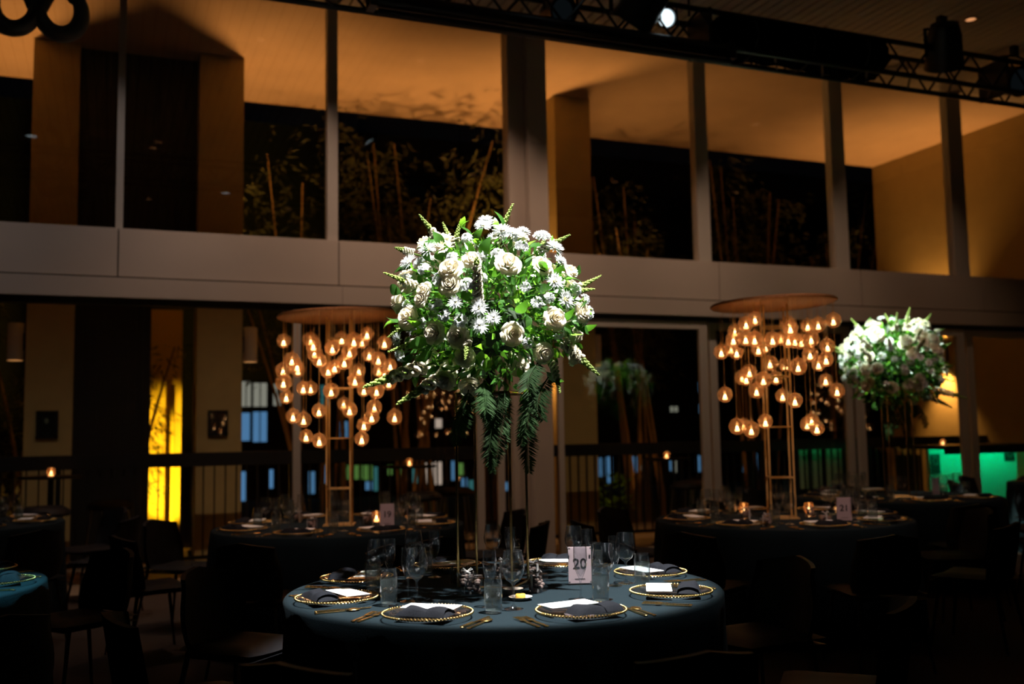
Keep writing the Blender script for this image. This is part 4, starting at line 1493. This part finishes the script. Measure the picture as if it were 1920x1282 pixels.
def frond_mesh(L, seed):
    m = MB()
    rg = random.Random(seed)
    pts = []
    n = 26
    for i in range(n + 1):
        s = i / n
        pts.append(Vector((0.02 * math.sin(s * 3 + seed), -0.10 * math.sin(s * 2.2), -L * s)))
    m.tube(pts, [0.003 * (1 - 0.7 * i / n) for i in range(n + 1)], 5)
    for i in range(2, n + 1):
        for sd in (-1, 1):
            for q in (0.0, 0.33, 0.66):
                p = pts[i - 1].lerp(pts[i], q)
                ll = 0.042 * math.sin(math.pi * (0.15 + 0.80 * i / n)) + 0.012
                d = Vector((sd * (0.9 + rg.uniform(-.2, .2)), rg.uniform(-0.7, 0.4), -0.75 + rg.uniform(-.25, .25)))
                leaf_tri(m, p, d, Vector((0, -1, 0.3)), ll * 1.15, 0.0026)
    return m.mesh('fern_frond', 'fern', False)


ROSE, MUM, STOCK = rose_mesh(), mum_mesh(), floret_mesh()
SPK = [spike_mesh(1), spike_mesh(2, 0.4), spike_mesh(3, 0.85)]
LEAF, LIME = leaf_mesh('leaf'), leaf_mesh('lime', 1.0, 0.45, 0.5)
FROND = [frond_mesh(0.21, 1), frond_mesh(0.30, 2), frond_mesh(0.16, 3)]


def filler_mesh():
    m = MB()
    rg = random.Random(21)
    for i in range(2600):
        v = Vector((rg.gauss(0, 1), rg.gauss(0, 1), rg.gauss(0, 1))).normalized()
        if v.z < -0.55 and rg.random() < 0.6:
            continue
        r = rg.uniform(0.50, 1.0)
        p = Vector((v.x * 0.36 * r, v.y * 0.36 * r, v.z * 0.31 * r))
        d = v + Vector((rg.uniform(-.9, .9), rg.uniform(-.9, .9), rg.uniform(-.9, .6)))
        leaf_tri(m, p, d, v, rg.uniform(0.03, 0.06), rg.uniform(0.006, 0.013), 0 if rg.random() < 0.86 else 1)
    return m.mesh('filler_foliage', ['leaf', 'lime'], False)


FILL = filler_mesh()
BZ = Vector((0, 0, 0))


def bouquet(center, rz, label, feats, seed, group='white flower centrepieces'):
    """center: middle of the flower ball; local -y looks at the viewer"""
    t = thing('flower_arrangement', label, 'flowers', center, rz, group)
    rg = random.Random(seed)
    f = ob('filler_foliage', FILL, t)
    f['kind'] = 'stuff'
    MB().sph((0, 0, -0.06), 0.15, 16, 10, 0, (1, 1, 0.8)).obj('foam_base', 'foam', t)
    A, B = 0.41, 0.385

    def surf(dx, dz, k=1.0):
        q = 1 - (dx / A) ** 2 - (dz / B) ** 2
        y = -A * math.sqrt(max(q, 0.0)) * k
        return Vector((dx, y, dz))

    def put(name, me, p, n, s, spin=None):
        o = ob(name, me, t)
        o.matrix_local = Matrix.Translation(p) @ frame(n, rg.uniform(0, 6.28) if spin is None else spin) @ Matrix.Scale(s, 4)
        return o

    for kind, dx, dz, s in feats:
        p = surf(dx, dz) * rg.uniform(0.95, 1.03)
        n = Vector((p.x / A, p.y / A, p.z / B)) + Vector((rg.uniform(-.2, .2), -0.25, 0.25))
        if kind == 'r':
            put('rose', ROSE, p, n, s)
        elif kind == 'm':
            put('chrysanthemum', MUM, p, n, s)
    # the sides and the back that the viewer does not face
    for i in range(70):
        a = rg.uniform(0.1, math.pi - 0.1) if i < 62 else rg.uniform(-math.pi, math.pi)
        z = rg.uniform(-0.6, 0.9) if i < 62 else rg.uniform(0.75, 0.95)
        c_ = math.sqrt(1 - z * z)
        v = Vector((c_ * math.cos(a), c_ * math.sin(a), z))
        p = Vector((v.x * A, v.y * A, v.z * B)) * rg.uniform(0.88, 1.04)
        if rg.random() < 0.6:
            put('rose', ROSE, p, v + Vector((0, 0, .2)), rg.uniform(0.038, 0.050))
        else:
            put('chrysanthemum', MUM, p, v + Vector((0, 0, .2)), rg.uniform(0.035, 0.045))
    return t, put, surf, rg


# pixel notes of the main flower ball turned into offsets from its middle
DM = (MAIN - Vector((0, 0, EYE))).dot(_f)
KM = DM / FPX
BC = (919, 588)


def off(px, py):
    return (px - BC[0]) * KM, (BC[1] - py) * KM


feats = []
for px, py, s in ((853, 530, .044), (950, 527, .046), (887, 510, .036), (776, 607, .043), (822, 638, .042), (864, 646, .042), (957, 645, .042), (1015, 520, .040), (1030, 616, .043), (1008, 673, .038), (876, 678, .036), (842, 714, .038), (880, 733, .040), (1063, 672, .038), (1086, 597, .040), (800, 560, .032), (830, 475, .036), (850, 558, .042), (797, 578, .030), (1072, 520, .034)):
    feats.append(('r', *off(px, py), s))
for px, py, s in ((812, 487, .045), (776, 503, .045), (915, 428, .048), (942, 462, .044), (908, 450, .038), (1040, 477, .046), (1056, 580, .050), (901, 600, .040), (900, 630, .042), (924, 617, .034), (752, 640, .040), (1036, 548, .044), (1020, 455, .036), (1052, 500, .034), (745, 632, .030), (862, 590, .034), (985, 440, .034)):
    feats.append(('m', *off(px, py), s))
bc = P(BC[0], BC[1], d=DM)
fl_rz = math.atan2(bc.y, bc.x) - math.pi / 2
ar, put, surf, rg = bouquet(bc, fl_rz, 'large white rose and snapdragon arrangement spotlit on the nearest table', feats, 5)
# snapdragon spikes: root and tip in the photograph
for (ax_, ay_, bx2, by2, yv, k) in ((838, 470, 790, 408, -0.10, 0), (852, 468, 868, 412, -0.05, 1), (930, 465, 965, 392, -0.12, 1), (1010, 480, 1070, 450, -0.10, 0), (790, 545, 727, 520, -0.15, 1), (800, 640, 733, 665, -0.15, 1), (800, 690, 690, 728, -0.18, 0), (850, 700, 750, 760, -0.2, 0), (1050, 650, 1113, 714, -0.16, 0), (1050, 560, 1110, 556, -0.15, 0), (1035, 600, 1106, 590, -0.12, 1), (899, 595, 898, 515, -0.37, 2), (880, 650, 876, 690, -0.36, 1), (780, 600, 735, 640, -0.16, 1), (1030, 690, 1040, 745, -0.2, 0), (828, 480, 815, 430, -0.06, 0), (780, 480, 745, 470, -0.1, 0)):
    p = Vector((off(ax_, ay_)[0], yv, off(ax_, ay_)[1]))
    q = Vector((off(bx2, by2)[0], yv * 1.25, off(bx2, by2)[1]))
    d = q - p
    o = ob('snapdragon_spike', SPK[k], ar)
    L = d.length
    o.matrix_local = Matrix.Translation(p) @ frame(d, rg.uniform(0, 6)) @ Matrix.Diagonal((max(L, 0.16), max(L, 0.16), L, 1))


def leaves(t, put, rg, n_dark, n_lime, only_front=False):
    A, B = 0.385, 0.36
    for i in range(n_dark + n_lime):
        z = rg.uniform(-0.95, 0.95)
        a = rg.uniform(0, 6.283)
        c_ = math.sqrt(1 - z * z)
        v = Vector((c_ * math.cos(a), c_ * math.sin(a), z))
        k = rg.uniform(0.76, 1.04)
        p = Vector((v.x * A * k, v.y * A * k, v.z * B * k))
        d = v + Vector((rg.uniform(-.9, .9), rg.uniform(-.9, .9), rg.uniform(-0.7, 0.9)))
        d.normalize()
        nrm = (v - d * v.dot(d))
        nrm = nrm.normalized() if nrm.length > 0.05 else d.orthogonal().normalized()
        sx = d.cross(nrm)
        L = rg.uniform(0.055, 0.095)
        M = Matrix((sx, d, nrm)).transposed().to_4x4()
        o = ob('leaf', LEAF if i < n_dark else LIME, t)
        o.matrix_local = Matrix.Translation(p) @ M @ Matrix.Scale(L * (1 if i < n_dark else 0.8), 4)


leaves(ar, put, rg, 190, 75)
for px, py in ((800, 520), (830, 545), (880, 560), (905, 500), (935, 500), (975, 490), (985, 560), (1000, 590), (1045, 640), (1070, 560), (760, 580), (790, 620), (840, 610), (870, 620), (1090, 610), (820, 590), (760, 530), (1010, 460), (960, 455), (880, 470), (850, 500), (1025, 580), (985, 660), (905, 545)):
    dx, dz = off(px, py)
    p_ = surf(dx, dz) * rg.uniform(0.92, 1.02)
    put('stock_cluster', STOCK, p_, Vector((p_.x, p_.y, p_.z + 0.15)), rg.uniform(0.026, 0.040))
for i in range(26):
    a = rg.uniform(0, math.pi)
    z = rg.uniform(-0.5, 0.9)
    c_ = math.sqrt(1 - z * z)
    v = Vector((c_ * math.cos(a), c_ * math.sin(a), z))
    put('stock_cluster', STOCK, Vector((v.x * .41, v.y * .41, v.z * .385)), v, rg.uniform(0.03, 0.042))
for i in range(12):
    a = rg.uniform(0.1, math.pi - 0.1)
    z = rg.uniform(-0.3, 0.95)
    c_ = math.sqrt(1 - z * z)
    v = Vector((c_ * math.cos(a), c_ * math.sin(a), z))
    o = ob('snapdragon_spike', SPK[i % 3], ar)
    o.matrix_local = Matrix.Translation(Vector((v.x * .36, v.y * .36, v.z * .33))) @ frame(v + Vector((0, 0, 0.2)), rg.uniform(0, 6)) @ Matrix.Scale(0.17, 4)
for (px, py, k, yv) in ((872, 735, 0, -0.22), (925, 742, 1, -0.24), (935, 735, 1, -0.16), (978, 735, 0, -0.25), (970, 745, 1, -0.15), (1018, 715, 2, -0.25), (893, 728, 0, -0.15), (905, 720, 2, -0.28), (1000, 690, 2, -0.30)):
    o = ob('fern_frond', FROND[k], ar, (off(px, py)[0], yv, off(px, py)[1]), (rg.uniform(-.12, .12), rg.uniform(-.2, .2), rg.uniform(-.6, .6)))
# the smaller far copy on the right: same kinds of flowers, turned round
ar2 = copy_tree(ar)
T22 = TABLES['t22']
D22 = (T22 - Vector((0, 0, EYE))).dot(_f)
b2 = P(1676, 680, d=D22)
ar2.location = (b2.x, b2.y, b2.z)
ar2.rotation_euler = (0, 0, fl_rz + R_(140))
ar2.scale = (1.12, 1.12, 1.12)
ar2['label'] = 'second white flower arrangement standing before the lit end wall at right'


def flower_stand(c, zt, rz, label, half=0.152):
    t = thing('flower_stand', label, 'stand', (c.x, c.y, TOPZ), rz, 'gold flower stands')
    h = zt - TOPZ
    lg = MB().tube([(0, 0, 0.004), (0, 0, h)], 0.0055, 10).mesh('leg', 'gold')
    pts = [(half, 0), (0, half), (-half, 0), (0, -half)]
    for x, y in pts:
        ob('leg', lg, t, (x, y, 0))
    for z, nm in ((0.006, 'base_rail'), (h, 'top_rail')):
        for (x, y), (x2, y2) in zip(pts, pts[1:] + pts[:1]):
            MB().tube([(x, y, z), (x2, y2, z)], 0.0055, 8).obj(nm, 'gold', t)
    MB().lathe([(0, h), (half * 0.72, h), (half * 0.72, h + 0.008), (0, h + 0.008)], 24).obj('top_plate', 'black_metal', t)


sb = P(926, 1096, z=TOPZ)
flower_stand(sb, P(926, 735, d=DM).z, face_of(sb, 0.464), 'slim four-legged gold flower stand on the spotlit nearest table', 0.168)
flower_stand(Vector((b2.x, b2.y, 0)), b2.z - 0.31, 0.3, 'slim gold flower stand under the second arrangement at right')
print('objects', len(bpy.data.objects))
